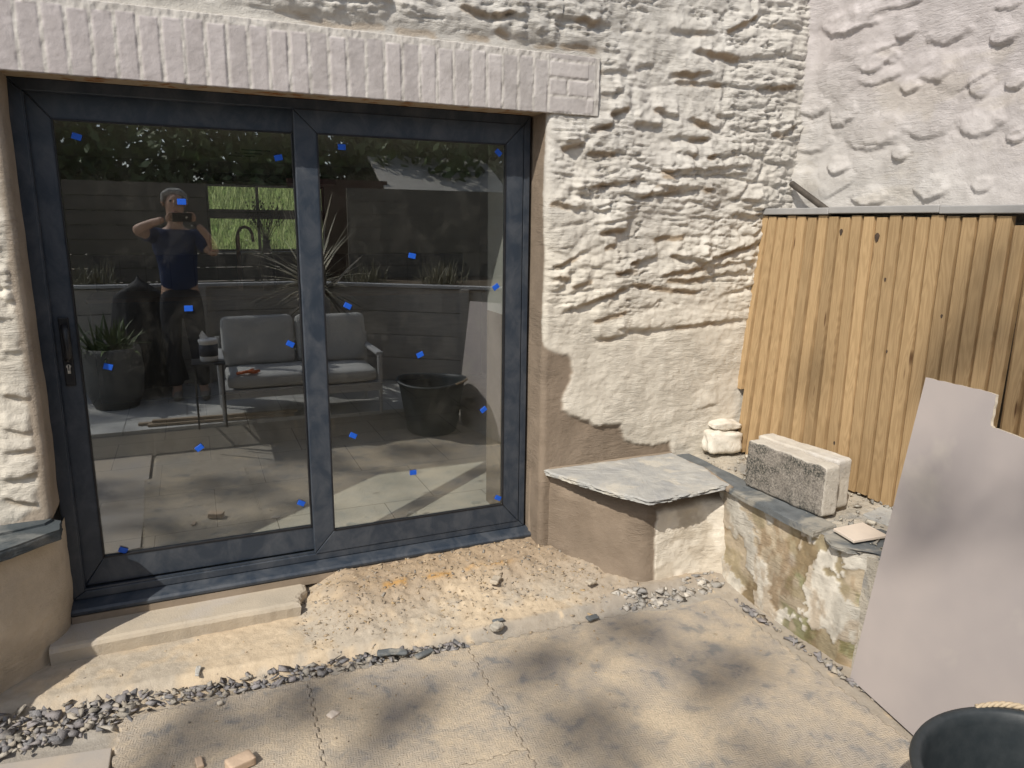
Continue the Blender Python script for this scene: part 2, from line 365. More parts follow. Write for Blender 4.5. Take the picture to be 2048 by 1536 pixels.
def glassmat():
    mt, ns, lk, b = new_mat('door_glass'); ns.remove(b); out = ns['Material Output']
    tr = ns.new('ShaderNodeBsdfTransparent'); tr.inputs[0].default_value = (.90, .92, .91, 1)
    gl = ns.new('ShaderNodeBsdfGlossy'); gl.inputs['Roughness'].default_value = 0.0; gl.inputs[0].default_value = (.93, .96, 1, 1)
    df = ns.new('ShaderNodeBsdfDiffuse'); df.inputs[0].default_value = (.62, .58, .50, 1)
    ge = ns.new('ShaderNodeNewGeometry'); dp = ns.new('ShaderNodeVectorMath'); dp.operation = 'DOT_PRODUCT'
    lk.new(ge.outputs['Incoming'], dp.inputs[0]); lk.new(ge.outputs['Normal'], dp.inputs[1])
    c5 = mathn(ns, lk, 'POWER', mathn(ns, lk, 'SUBTRACT', 1., mathn(ns, lk, 'ABSOLUTE', dp.outputs['Value'])), 5.)
    fac = mathn(ns, lk, 'ADD', mathn(ns, lk, 'MULTIPLY', c5, .85), GLASS_R)
    mx = ns.new('ShaderNodeMixShader'); lk.new(fac, mx.inputs[0]); lk.new(tr.outputs[0], mx.inputs[1]); lk.new(gl.outputs[0], mx.inputs[2])
    tc = ns.new('ShaderNodeTexCoord'); mp = ns.new('ShaderNodeMapping'); lk.new(tc.outputs['Object'], mp.inputs[0]); mp.inputs['Scale'].default_value = (2.4, 1, 1.6)
    d = ramp(ns, lk, noise(ns, lk, mp.outputs[0], 3., 10, .8, .6), [(.48, 0.003), (.9, .05)])
    m2 = ns.new('ShaderNodeMixShader'); lk.new(d, m2.inputs[0]); lk.new(mx.outputs[0], m2.inputs[1]); lk.new(df.outputs[0], m2.inputs[2])
    lk.new(m2.outputs[0], out.inputs[0]); return mt
GLASS_R = .19
M['glass'] = glassmat()
def winglass():
    mt, ns, lk, b = new_mat('window_glass'); ns.remove(b); out = ns['Material Output']
    tr = ns.new('ShaderNodeBsdfTransparent'); gl = ns.new('ShaderNodeBsdfGlossy'); gl.inputs['Roughness'].default_value = 0
    mx = ns.new('ShaderNodeMixShader'); mx.inputs[0].default_value = .06; lk.new(tr.outputs[0], mx.inputs[1]); lk.new(gl.outputs[0], mx.inputs[2]); lk.new(mx.outputs[0], out.inputs[0]); return mt
M['winglass'] = winglass()
LEDGES= [(2.146, 2.51, 2.419, 2.507, 0.045), (2.199, 2.4, 2.403, 2.395, 0.03), (1.975, 2.383, 2.152, 2.397, 0.05), (2.399, 2.302, 2.531, 2.318, 0.03), (2.599, 2.344, 2.681, 2.349, 0.03), (2.302, 2.196, 2.378, 2.219, 0.03), (2.395, 2.201, 2.504, 2.218, 0.04), (2.47, 2.122, 2.554, 2.15, 0.045), (2.364, 2.046, 2.464, 2.07, 0.05), (2.615, 2.084, 2.739, 2.08, 0.045), (2.72, 2.155, 2.83, 2.132, 0.045), (2.828, 2.038, 3.021, 2.032, 0.05), (2.924, 2.122, 3.089, 2.082, 0.045), (2.934, 2.44, 3.144, 2.433, 0.04), (3.147, 2.426, 3.524, 2.483, 0.035), (2.815, 2.329, 3.009, 2.341, 0.04), (2.85, 2.296, 3.094, 2.299, 0.03), (3.344, 2.303, 3.571, 2.326, 0.035), (3.092, 2.154, 3.165, 2.154, 0.035), (3.454, 2.079, 3.542, 2.091, 0.03), (3.53, 2.103, 3.589, 2.127, 0.05), (2.353, 1.933, 2.487, 1.939, 0.03), (2.214, 1.955, 2.314, 1.971, 0.05), (2.852, 1.964, 2.948, 1.949, 0.04), (3.038, 1.944, 3.209, 1.966, 0.04), (3.305, 1.963, 3.402, 1.968, 0.035), (2.772, 1.862, 3.274, 1.909, 0.04), (2.774, 1.841, 3.258, 1.871, 0.035), (2.281, 1.766, 2.599, 1.816, 0.04), (2.29, 1.746, 2.4, 1.735, 0.04), (2.67, 1.749, 2.937, 1.778, 0.035), (2.735, 1.791, 3.071, 1.789, 0.03), (2.164, 1.697, 2.309, 1.682, 0.03), (2.397, 1.669, 2.458, 1.677, 0.05), (3.215, 1.743, 3.408, 1.732, 0.035), (3.223, 1.661, 3.426, 1.664, 0.035), (3.126, 2.553, 3.288, 2.636, 0.035), (2.801, 2.525, 3.014, 2.528, 0.03), (3.413, 2.617, 3.574, 2.621, 0.03), (2.438, 1.565, 2.563, 1.581, 0.05), (2.467, 1.496, 2.515, 1.503, 0.03), (2.625, 1.416, 2.752, 1.45, 0.045), (2.872, 1.45, 3.058, 1.422, 0.055), (3.058, 1.422, 3.384, 1.511, 0.055), (2.531, 1.373, 2.643, 1.371, 0.03), (2.832, 1.358, 3.062, 1.381, 0.03), (3.061, 1.396, 3.374, 1.417, 0.03), (2.853, 1.324, 3.057, 1.321, 0.03), (3.066, 1.334, 3.358, 1.369, 0.03), (2.266, 1.19, 2.579, 1.285, 0.04), (2.141, 1.355, 2.244, 1.346, 0.03), (2.284, 1.306, 2.375, 1.334, 0.02), (2.637, 1.306, 3.017, 1.258, 0.02), (2.424, 1.129, 2.586, 1.165, 0.02), (2.572, 1.084, 2.725, 1.069, 0.035), (2.725, 1.069, 3.355, 1.098, 0.025), (2.436, 1.037, 2.601, 1.044, 0.03), (2.193, 1.406, 2.352, 1.474, 0.02), (2.755, 1.54, 2.926, 1.553, 0.02), (3.098, 0.614, 3.199, 0.631, 0.015), (0.964, 2.398, 1.176, 2.372, 0.06), (1.183, 2.372, 1.367, 2.385, 0.05), (1.433, 2.379, 1.614, 2.385, 0.03), (1.629, 2.387, 1.828, 2.388, 0.03), (1.877, 2.427, 1.994, 2.383, 0.05), (1.716, 2.5, 1.828, 2.477, 0.04), (1.853, 2.488, 1.992, 2.496, 0.045), (-0.039, 1.535, 0.016, 1.521, 0.03), (-0.058, 1.377, -0.013, 1.372, 0.03), (-0.067, 1.305, -0.005, 1.307, 0.04), (-0.088, 1.123, -0.043, 1.117, 0.03), (-0.108, 0.956, -0.04, 0.931, 0.03), (-0.124, 0.823, -0.032, 0.794, 0.03), (-0.134, 0.737, -0.039, 0.735, 0.03), (-0.147, 0.629, -0.046, 0.636, 0.035), (-0.156, 0.551, -0.071, 0.518, 0.03)]
LUMPS= [(-0.417, 2.604, 0.18, 0.064), (-0.748, 2.48, 0.05, 0.03), (-0.965, 2.447, 0.095, 0.056), (-1.206, 2.375, 0.061, 0.042), (-0.589, 2.402, 0.123, 0.063), (-0.625, 2.316, 0.114, 0.038), (-0.918, 2.296, 0.073, 0.058), (-0.796, 2.246, 0.05, 0.036), (-1.137, 2.199, 0.047, 0.06), (-1.285, 2.186, 0.043, 0.037), (-0.433, 2.186, 0.085, 0.073), (-0.23, 2.232, 0.084, 0.056), (-0.253, 2.058, 0.12, 0.063), (-0.602, 2.038, 0.133, 0.064), (-0.915, 2.049, 0.1, 0.053), (-1.162, 2.044, 0.093, 0.055), (-1.319, 1.974, 0.043, 0.027), (-0.791, 1.94, 0.044, 0.031), (-0.976, 1.779, 0.079, 0.048), (-0.635, 1.752, 0.102, 0.046), (-0.436, 1.914, 0.069, 0.041), (-1.202, 1.787, 0.047, 0.034), (-0.721, 2.61, 0.093, 0.018), (-1.21, 2.486, 0.05, 0.021)]
M['step'] = basic('screed_step', (.50, .43, .335), (.42, .365, .29), 5, .95, bumps=((25, .3, .006), (130, .7, .004)), c3=(.46, .41, .35))
# ================================================================ GROUND (structure)
def ground_h(x, y):
    h = np.full(x.shape, -.186)
    strip = -.152+.02*(fbm(x*2.2, y*2.2, 3, 5)-.5)
    yb = np.interp(x, [-1, .0, .25, .6, 1.0, 1.5, 1.9], [-.36, -.47, -.505, -.525, -.56, -.63, -.66])+.018*(fbm(x*9, y*0+3, 3, 8)-.5)
    h = h+(strip-h)*ss(-.03, .03, y-yb)
    heap = ss(.88, 1.15, x)*ss(-.62, -.08, y)*ss(2.9, 2.1, x*1.0)
    h = h+heap*.105
    cor = ss(2.15, 2.5, x)*ss(-.95, -.6, y); h = h+cor*.035
    rough = ss(.85, 1.3, x)*ss(-.75, -.35, y)
    h += rough*(.030*(fbm(x*16, y*16, 4, 21)-.5)+.012*(fbm(x*60, y*60, 3, 22)-.5))
    h += (.010*(fbm(x*14, y*14, 4, 31)-.5)+.004*(fbm(x*70, y*70, 2, 33)-.5))*ss(-1.0, -.55, y)
    h = np.where(x < .215, h-.012*ss(-.66, -.70, y)+.0*x, h)
    far = ss(-2.62, -2.64, y); h = h*(1-far)+far*(-.03)           # raised paving bed behind
    return h
def axis(segs):
    a = []
    for lo, hi, st in segs: a += list(np.arange(lo, hi-1e-6, st))
    a.append(segs[-1][1]); return np.array(a)
gx = axis([(-60, -8, 6), (-8, -1.2, .4), (-1.2, 3.2, .0085), (3.2, 6, .25), (6, 60, 6)])
gy = axis([(-60, -8, 6), (-8, -2.7, .4), (-2.7, -1.0, .03), (-1.0, .1, .0085), (.1, 8, .4), (8, 60, 6)])
GX, GY = np.meshgrid(gx, gy, indexing='ij'); GZ = ground_h(GX, GY)
GZ = np.where(GY > .1, -.19, GZ); GZ = np.where((GY > -.05) & ((GX < -.3) | (GX > 2.3)), -.2, GZ)
sand = np.array([.56, .455, .325]); grey = np.array([.43, .385, .32]); brown = np.array([.30, .215, .135]); och = np.array([.52, .30, .10])
n1 = fbm(GX*3, GY*3, 5, 41); n2 = fbm(GX*14, GY*14, 4, 42)
t = ss(.45, .62, n1*.6+n2*.4)[..., None]*.75
gc = sand*(1-t)+grey*t
hm = (ss(.9, 1.2, GX)*ss(-.50, -.10, GY+.25*(n1-.5)))[..., None]
gc = gc*(1-.75*hm)+brown*1.12*.75*hm
oc = (np.exp(-((GY+.235+.03*(fbm(GX*7, GX*0, 3, 44)-.5))/.022)**2)*ss(1.0, 1.08, GX)*ss(2.0, 1.85, GX)*ss(.42, .55, fbm(GX*9, GY*9, 3, 45)))[..., None]
gc = gc*(1-oc*.9)+och*oc*.9
tr = (ss(-.60, -.64, GY+.1*(GX > 9))*ss(.4, .5, n2+.2))[..., None]; gc = gc*(1-tr*.6)+np.array([.26, .25, .235])*tr*.6
nearb = (ss(2.1, 2.3, GX)*ss(-.75, -.6, GY))[..., None]; gc = gc*(1-.5*nearb)+np.array([.33, .27, .21])*nearb*.5
g = mesh_np('ground', np.stack([GX, GY, GZ], -1), gridfaces(*GX.shape), M['soil'], None, True, gc); tag(g, kind='structure')
def gz(x, y): return float(ground_h(np.array([x], float), np.array([y], float))[0])
pv = MB().box(-6, 7, -9, -2.66, -.05, 0.0).build('paved_terrace', M['paving']); tag(pv, kind='structure')
# ---------------------------------------------------------------- rubber mats
ROT = Matrix.Translation((.215, -.66, 0)) @ Matrix.Rotation(math.radians(-2.2), 4, 'Z')
def tooth(t, ln, ph, amp=.011):        # jigsaw profile along an edge, 0..ln
    per = .0596; u = ((t/per+ph) % 1.0)
    v = ss(.10, .2, np.array(u))-ss(.60, .70, np.array(u)); return float(v)*amp
def mat_mesh(x0, x1, y0, y1, gap=.0014):
    """rubber mat as a fine grid whose rim follows the jigsaw teeth; the last ring is folded down"""
    nx = int((x1-x0)/.005); ny = int(abs(y1-y0)/.005); xs = np.linspace(x0, x1, nx); ys = np.linspace(y0, y1, ny)
    X, Y = np.meshgrid(xs, ys, indexing='ij'); sx = (X-x0)/(x1-x0); sy = (Y-y0)/(y1-y0); Ly = abs(y1-y0); Lx = x1-x0
    ty = np.array([tooth(v, Ly, .3) for v in (ys-y0)*-1]) if y1 < y0 else np.array([tooth(v, Ly, .3) for v in (ys-y0)])
    tx = np.array([tooth(v, Lx, 0) for v in (xs-x0)])
    P = X+(ty[None, :]+gap)*(1-sx)**40+(ty[None, :]-gap)*sx**40; Q = Y+(tx[:, None]+np.sign(y1-y0)*gap)*(1-sy)**40+(tx[:, None]-np.sign(y1-y0)*gap)*sy**40
    Z = -.170+.0030*(fbm(X*5, Y*5, 3, 61)-.5)+.0012*(fbm(X*40, Y*40, 2, 62)-.5)
    P = np.pad(P, 1, mode='edge'); Q = np.pad(Q, 1, mode='edge'); Z = np.pad(Z, 1, constant_values=-.188)
    c, s_ = math.cos(math.radians(-2.2)), math.sin(math.radians(-2.2))
    V = np.stack([.215+P*c-Q*s_, -.66+P*s_+Q*c, Z], -1)
    return V, gridfaces(*P.shape, None, y1 < y0)
labs = ['dusty grey interlocking rubber mat nearest the slate chippings, its left edge notched',
        'dusty interlocking rubber mat just right of the first mat, in front of the broken step',
        'large dusty rubber mat between the corner seat and the leaning board',
        'rubber mat in the second row at the far left, partly below the frame', 'rubber mat in the second row, left of the long zigzag seam']
for i, (a, b, c, d) in enumerate([(0, .655, -.655, 0), (.655, 1.315, -.655, 0), (1.315, 2.60, -1.95, 0), (0, .655, -1.31, -.655), (.655, 1.315, -1.31, -.655)]):
    V, F = mat_mesh(a, b, d, c); o = mesh_np('rubber_mat', V, F, M['mat'])
    tag(o, labs[i], 'floor mat', 'interlocking rubber mats on the ground')
pl = MB().prism([(-1.3, -2.6), (.19, -2.6), (.20, -.80), (-.9, -.62), (-1.3, -.6)], -.19, -.176).build('smooth_mat', basic('smooth_dusty_mat', (.44, .375, .30), (.34, .315, .295), 4, .85, bumps=((120, .3, .002),)), bevel=.003)
tag(pl, 'smooth sand dusted rubber sheet beside the slate chippings at the bottom left', 'floor mat')
# ---------------------------------------------------------------- stones / chips
def chip_mesh(n, place, smin, smax, flat, cols, seed, clump=None):
    rs = np.random.RandomState(seed); V = []; F = []; C = []; k = 0
    base = []
    for t in range(12):            # 12 base shards: jittered octahedral/box-like hulls
        bm = bmesh.new(); pts = np.sign(rs.normal(size=(9, 3)))*(.35+.65*rs.rand(9, 3)); pts[:, 0] *= 1.15
        for p in pts: bm.verts.new(p)
        bmesh.ops.convex_hull(bm, input=bm.verts); bm.verts.ensure_lookup_table()
        bm.verts.index_update(); used = [v for v in bm.verts if v.link_faces]
        mp = {v.index: i for i, v in enumerate(used)}
        base.append((np.array([v.co[:] for v in used]), np.array([[mp[v.index] for v in f.verts] for f in bm.faces if len(f.verts) == 3]))); bm.free()
    for i in range(n):
        x, y, z = place(rs); bv, bf = base[rs.randint(12)]
        s = smin*(smax/smin)**(rs.rand()**1.6)
        sc = np.array([s*(.8+.7*rs.rand()), s*(.55+.4*rs.rand()), s*flat*(.7+.8*rs.rand())])
        a = rs.rand()*6.283; tx, ty = rs.normal(size=2)*.28
        R = np.array(Matrix.Rotation(a, 3, 'Z') @ Matrix.Rotation(tx, 3, 'X') @ Matrix.Rotation(ty, 3, 'Y'))
        v = (bv*sc) @ R.T+np.array([x, y, z+sc[2]*.35]); V.append(v); F.append(bf+k); k += len(v)
        c = cols[rs.randint(len(cols))]*(.8+.4*rs.rand()); C.append(np.tile(c, (len(v), 1)))
    return np.concatenate(V), np.concatenate(F), np.concatenate(C)
slc = [np.array(c)*.82 for c in ([.29, .275, .275], [.37, .35, .335], [.42, .385, .33], [.33, .305, .305], [.46, .41, .34], [.25, .245, .25])]
def pl_strip(rs):
    t = rs.rand()**1.25; x = -.30+t*1.85
    lo = np.interp(x, [-.3, 0, .2, .25, .9, 1.5], [-.74, -.72, -.68, -.635, -.66, -.695]); hi = np.interp(x, [-.3, .0, .25, .6, 1.0, 1.5], [-.44, -.485, -.53, -.545, -.585, -.65])
    y = lo+(hi-lo)*rs.rand(); return x, y, -.186+.012*rs.rand()+(.02 if x < .3 else .004)*rs.rand()
V, F, C = chip_mesh(460, pl_strip, .009, .022, .40, slc, 3)
V_, F_, C_ = chip_mesh(95, lambda r: (lambda x: (x, np.interp(x, [-.3, 0, .25], [-.60, -.61, -.59])+.20*(r.rand()-.5), -.176))(-.30+.55*r.rand()), .016, .030, .42, slc, 4)
V, F, C = np.concatenate([V, V_]), np.concatenate([F, F_+len(V)]), np.concatenate([C, C_])
g = mesh_np('slate_chippings', V, F, M['chip'], None, False, C); tag(g, 'strip of loose grey slate chippings between the sandy ledge and the mats', 'gravel', kind='stuff')
duc = [np.array(c) for c in ([.46, .36, .245], [.40, .325, .235], [.35, .30, .24], [.50, .40, .28], [.31, .28, .24], [.42, .31, .18])]
def pl_heap(rs):
    while True:
        x = .9+1.75*rs.rand(); y = -.80+.78*rs.rand()
        wt = (.25+.75*float(ss(-.6, -.3, np.array(y))))*(1 if x < 2.35 else .5)
        if rs.rand() < wt and not (x > 2.2 and y > -.05-(x-2.12)*1.55): break
    return x, y, gz(x, y)
V, F, C = chip_mesh(3000, pl_heap, .0016, .011, .35, duc, 9)
V2, F2, C2 = chip_mesh(500, lambda rs: (lambda x, y: (x, y, -.170 if (y < -.68-.035*x and x > .215) else gz(x, y)))(-.1+2.8*rs.rand(), -.15-1.15*rs.rand()), .0015, .007, .5, duc, 19)
def pl_cor(rs):
    t = rs.rand(); x = 2.30+.58*t+.04*rs.normal(); y = np.interp(x, [2.2, 2.48, 2.9], [-.55, -.66, -.62])-.10*rs.rand(); return x, y, gz(x, y)
V3, F3, C3 = chip_mesh(190, pl_cor, .006, .030, .4, [np.array(c) for c in ([.50, .46, .40], [.42, .39, .35], [.36, .34, .31], [.28, .27, .26])], 29)
def pl_foot(rs):
    y = -.75-1.0*rs.rand()**.9; return 2.86+.03*rs.rand()+.0*y, y, -.178
V4, F4, C4 = chip_mesh(110, pl_foot, .006, .026, .4, slc, 39)
def cat(*a):
    V = []; F = []; C = []; k = 0
    for v, f, c in a: V.append(v); F.append(f+k); C.append(c); k += len(v)
    return np.concatenate(V), np.concatenate(F), np.concatenate(C)
V, F, C = cat((V, F, C), (V2, F2, C2))
g = mesh_np('rubble_grit', V, F, M['chip'], None, False, C); tag(g, 'sandy stone crumbs and grit scattered under the door sill', 'rubble', kind='stuff')
V, F, C = cat((V3, F3, C3), (V4, F4, C4))
g = mesh_np('stone_shards', V, F, M['chip'], None, False, C); tag(g, 'pale broken stone shards heaped along the foot of the corner seat and low wall', 'rubble', kind='stuff')
# ---------------------------------------------------------------- rough solids
def rough_box(name, dims, mat, n=14, rad=.012, amp=.004, seed=0, M4=None, parent=None, taper=None, fs=20):
    bm = bmesh.new(); bmesh.ops.create_cube(bm, size=1.0); bmesh.ops.subdivide_edges(bm, edges=bm.edges, cuts=n, use_grid_fill=True)
    D = np.array(dims); P = np.array([v.co[:] for v in bm.verts])*D
    inn = np.clip(P, -(D/2-rad), D/2-rad); d = P-inn; L = np.linalg.norm(d, axis=1)[:, None]; L[L == 0] = 1
    Nn = d/L; P = inn+Nn*rad
    a = fbm(P[:, 0]*fs+P[:, 2]*fs*.7+seed, P[:, 1]*fs-P[:, 2]*fs*.6+seed*3.1, 4, seed+50)-.5
    b_ = fbm(P[:, 0]*fs*5+P[:, 2]*fs*3+seed, P[:, 1]*fs*5-P[:, 2]*fs*4, 3, seed+60)-.5
    P = P+Nn*(a*amp*2+b_*amp*.6)[:, None]
    if taper is not None: P = taper(P)
    for v, p in zip(bm.verts, P): v.co = p
    if M4 is not None: bm.transform(M4)
    me = bpy.data.meshes.new(name); bm.to_mesh(me); bm.free()
    for p in me.polygons: p.use_smooth = True
    return link(name, me, mat, parent)
def T(x, y, z, rz=0, rx=0, ry=0):
    return Matrix.Translation((x, y, z)) @ Matrix.Rotation(rz, 4, 'Z') @ Matrix.Rotation(rx, 4, 'X') @ Matrix.Rotation(ry, 4, 'Y')
def slab(name, outline, z0, z1, mat, parent=None, layers=5, jit=.008, seed=1, tilt=None, step=.012):
    """laminated slate slab: ragged layers, slightly domed rough top"""
    P = []; n = len(outline)
    for i in range(n):
        a = np.array(outline[i]); b = np.array(outline[(i+1) % n]); L = np.linalg.norm(b-a); k = max(1, int(L/step))
        for j in range(k): P.append(a+(b-a)*j/k)
    P = np.array(P); m_ = len(P); c = P.mean(0); V = []; F = []
    d = P-c; d /= np.linalg.norm(d, axis=1)[:, None]; rs = np.random.RandomState(seed)
    for l in range(layers+1):
        z = z0+(z1-z0)*l/layers
        off = (fbm(np.arange(m_)*.35, np.full(m_, l*.83), 4, seed)-.5)*2*jit-(.35*jit if l in (0, layers) else 0)
        for zz in ((z,) if l in (0, layers) else (z-.0008, z+.0008)):
            off2 = off+(.0 if zz <= z else (rs.rand()-.5)*jit*.8)
            q = P+d*off2[:, None]; V += [(x, y, zz+.0015*math.sin(i*.3)) for i, (x, y) in enumerate(q)]
    R_ = len(V)//m_
    for r in range(R_-1):
        for i in range(m_): F.append((r*m_+i, r*m_+(i+1) % m_, (r+1)*m_+(i+1) % m_, (r+1)*m_+i))
    F.append(tuple(range(m_))[::-1])
    # top: rings towards centre
    base = (R_-1)*m_; rings = 8
    for q in range(1, rings):
        s = 1-q/rings
        for i in range(m_):
            x, y = c+(np.array(V[base+i][:2])-c)*s
            V.append((x, y, z1+.004*(fbm(np.array(x*22.), np.array(y*22.), 4, seed+3)-.5)*2+.001))
    tb = [base]+[R_*m_+(q-1)*m_ for q in range(1, rings)]
    for q in range(rings-1):
        for i in range(m_): F.append((tb[q]+i, tb[q]+(i+1) % m_, tb[q+1]+(i+1) % m_, tb[q+1]+i))
    V.append((c[0], c[1], z1)); k = len(V)-1
    for i in range(m_): F.append((tb[-1]+i, tb[-1]+(i+1) % m_, k))
    if tilt is not None: V = [tuple(tilt @ Vector(v)) for v in V]
    return mesh_np(name, np.array(V, float), F, mat, parent)
# loose single pieces
def piece(name, x, y, z, dims, mat, rz, label, cat, seed, rx=.1, ry=.05, amp=.006, rad=.006, group=None):
    o = rough_box(name, dims, mat, 8, min(rad, min(dims)*.45), amp, seed, T(x, y, z, rz, rx, ry), fs=30); tag(o, label, cat, group); return o
piece('brick_fragment', .60, -1.075, -.152, (.085, .055, .03), M['brickred'], .35, 'squared sandy brick fragment lying on the mat at the bottom edge', 'brick piece', 1, rx=0, ry=.04, amp=.0015, rad=.004)
piece('brick_fragment', .475, -1.01, -.163, (.022, .052, .012), M['brickred'], .15, 'thin narrow sliver of brick left of the squared brick fragment', 'brick piece', 2, rx=0, ry=0, amp=.001, rad=.003)
piece('slate_shard', 1.22, -.655, -.150, (.12, .035, .014), M['slateblue'], -.25, 'long dark slate shard at the right end of the chippings', 'slate piece', 3)
piece('slate_shard', 1.345, -.70, -.158, (.09, .028, .012), M['slateblue'], .35, 'small dark slate sliver right of the long shard', 'slate piece', 4)
piece('slate_shard', .478, -.50, -.142, (.02, .06, .01), M['slate'], -.15, 'little grey slate splinter lying alone on the sandy ledge', 'slate piece', 5)
piece('loose_stone', 1.685, -.665, -.135, (.06, .045, .035), M['mortar'], .5, 'small grey lump of stone among the sand before the mat edge', 'stone', 6, amp=.01, rad=.014)
piece('loose_stone', 1.71, -.625, -.13, (.055, .02, .012), M['slateblue'], .1, 'dark stone sliver lying on top of the small grey lump', 'stone', 61, amp=.004, rad=.005)
piece('slate_shard', .93, -.93, -.166, (.045, .028, .006), M['tile'], .6, 'thin pale shard lying on the second mat', 'slate piece', 7, rx=.05)
piece('loose_stone', 2.13, -.735, -.150, (.06, .03, .014), M['slateblue'], .1, 'flat dark slate flake on the sand near the mat edge', 'stone', 8)
piece('loose_stone', 1.80, -.37, -.075, (.07, .04, .016), M['step'], .9, 'pale angular stone flake on the rubble under the right sash', 'stone', 9)
piece('loose_stone', 2.24, -.52, -.10, (.05, .035, .016), M['step'], .3, 'rounded pale stone beside the foot of the corner seat', 'stone', 10, rad=.008)
piece('loose_stone', .55, -.715, -.160, (.022, .02, .014), M['stone_pale'], .3, 'tiny white pebble on the first mat beside the chippings', 'stone', 11, rad=.007, amp=.002)
# step slab
def step_top(P): return P
stp = MB()
out = []
for x in np.arange(-.06, .915, .012):
    out.append((x, -.222+.010*(float(fbm(np.array(x*5.), np.array(2.), 4, 71, .55))-.5)*2))
for y in np.arange(-.215, -.03, .012): out.append((.915+.035*ss(-.2, -.08, np.array(y))+.02*(float(fbm(np.array(y*30.), np.array(5.), 4, 72))-.5)*2-.03*float(ss(-.19, -.225, np.array(y))), y))
out += [(.95, .02), (-.06, .02)]
zs = [-.165, -.10, -.086, -.080]; ins = [0.006, -.002, .004, .018]
sv = []; sf = []; n_ = len(out)
for l, (z, i_) in enumerate(zip(zs, ins)):
    for k, (x, y) in enumerate(out):
        jj = .0015*(float(fbm(np.array(x*25.), np.array(z*60+y*20), 3, 73))-.5); sv.append((x-(i_ if x > .85 else 0), y+(i_ if y < -.15 else 0)+jj, z))
for l in range(3):
    for k in range(n_): sf.append((l*n_+k, l*n_+(k+1) % n_, (l+1)*n_+(k+1) % n_, (l+1)*n_+k))
sf += [tuple(range(n_))[::-1], tuple(range(3*n_, 4*n_))]
o = mesh_np('concrete_step', sv, sf, M['step']); tag(o, 'low sand coloured screed step under the left half of the door, broken at one end', 'step')

# ================================================================ COTTAGE WALL
def wall_h(x, z):
    wx = x+.07*(fbm(x*3.1, z*3.1, 3, 101)-.5); wz = z+.06*(fbm(x*2.2+5, z*2.6, 3, 103)-.5)+.10*(x-2.5)*.25
    f1, f2, idv, cx, cy = vor(wx/.26, wz/.115, 5)
    e = f2-f1
    st = ss(.02, .22, e)*(.012+.022*idv)+ss(.02, .25, e)*((wx/.26-cx)*(idv-.5)*.03-(wz/.115-cy)*.02*(vn(cx*3.3, cy*5.1, 9)-.15))
    b1, b2, bi, bx, by = vor(wx/.11+3, wz/.05, 8); st2 = ss(.0, .25, b2-b1)*(.008*bi+.003)
    sm = fbm(x*2.3, z*2.3, 3, 107)
    slaty = (1-np.abs(2*fbm(wx*5, wz*38, 4, 109)-1))**2*.022*ss(.46, .58, sm)
    up = ss(.98, 1.35, z+.1*(fbm(x*3, z*3, 3, 111)-.5)); up2 = .12+.88*up
    und = .045*(fbm(x*1.6, z*1.8, 3, 113)-.5)+.016*(fbm(x*7, z*9, 3, 117)-.5)
    strat = np.abs(2*fbm(wx*4, wz*22, 4, 171)-1); blk = ss(.45, .62, fbm(x*2.1+4, z*2.7, 3, 173))
    h = und*.8+up2*(st*(.12+.34*blk)+st2*(.10+.28*blk)+slaty*.65-.012*ss(.10, .0, strat)*ss(.4, .6, fbm(x*5, z*5, 3, 175)))+(.0028+.0048*up)*(fbm(x*26, z*34, 4, 115)-.5)*2
    drop = np.zeros(x.shape)
    for (xa, za, xb, zb, A) in LEDGES:
        L = max(xb-xa, .02); ext = .12*L+.01
        mk = (x > xa-ext) & (x < xb+ext) & (z < max(za, zb)+.16) & (z > min(za, zb)-.05)
        if not mk.any(): continue
        X = x[mk]; Z = z[mk]; t_ = np.clip((X-xa)/L, 0, 1); tt = (X-xa+ext)/(L+2*ext)
        zl = za+(zb-za)*t_+.022*(fbm(X*22+A*100, Z*6, 4, 121)-.5)
        s = Z-zl; tap = np.clip(np.sin(np.pi*np.clip(tt, 0, 1))*2.2, 0, 1)
        hgt = .030+.35*min(L, .2)
        pr = np.where(s >= 0, np.exp(-(s/hgt)**1.6), ss(-.011, 0, s)); rg = .7+.6*fbm(X*30, Z*46, 3, 123)
        h[mk] += A*.46*tap*pr*rg; u_ = np.exp(-((s+.012)/.016)**2)*tap
        # recess just under the ledge
        h[mk] -= A*.25*np.exp(-((s+.020)/.018)**2)*tap
        drop[mk] = np.maximum(drop[mk], u_)
    h = h+.007*up2*(1-np.abs(2*fbm(wx*12, wz*44, 3, 177)-1))**3*blk-.006*up2*ss(.93, 1., 1-np.abs(2*fbm(wx*2.6+9, wz*7, 4, 179)-1))*ss(.45, .6, fbm(x*3+1, z*3, 2, 181))
    near = ss(2.46, 2.36, z)*ss(2.46, 2.38, x)*ss(2.05, 2.12, z); h = h*(1-near)-.004*near
    return h, drop
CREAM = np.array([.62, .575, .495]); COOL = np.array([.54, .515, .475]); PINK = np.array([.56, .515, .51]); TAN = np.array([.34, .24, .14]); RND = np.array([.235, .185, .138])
PATCH = [(2.05, 2.12), (2.117, 2.11), (2.105, 1.705), (2.13, 1.427), (2.123, 1.236), (2.129, 1.014), (2.199, .973), (2.284, .95), (2.304, .864), (2.289, .8), (2.248, .752), (2.251, .668), (2.354, .623), (2.429, .576), (2.597, .564), (2.623, .486), (2.697, .45), (2.795, .419), (2.86, .425), (2.925, .439), (2.947, .33), (2.9, -.4), (1.9, -.4), (1.9, 2.12)]
ST = .0065
wall = empty('cottage_wall', (1.0, 0, 0), 'whitewashed rubble stone cottage wall around the sliding door', 'wall')
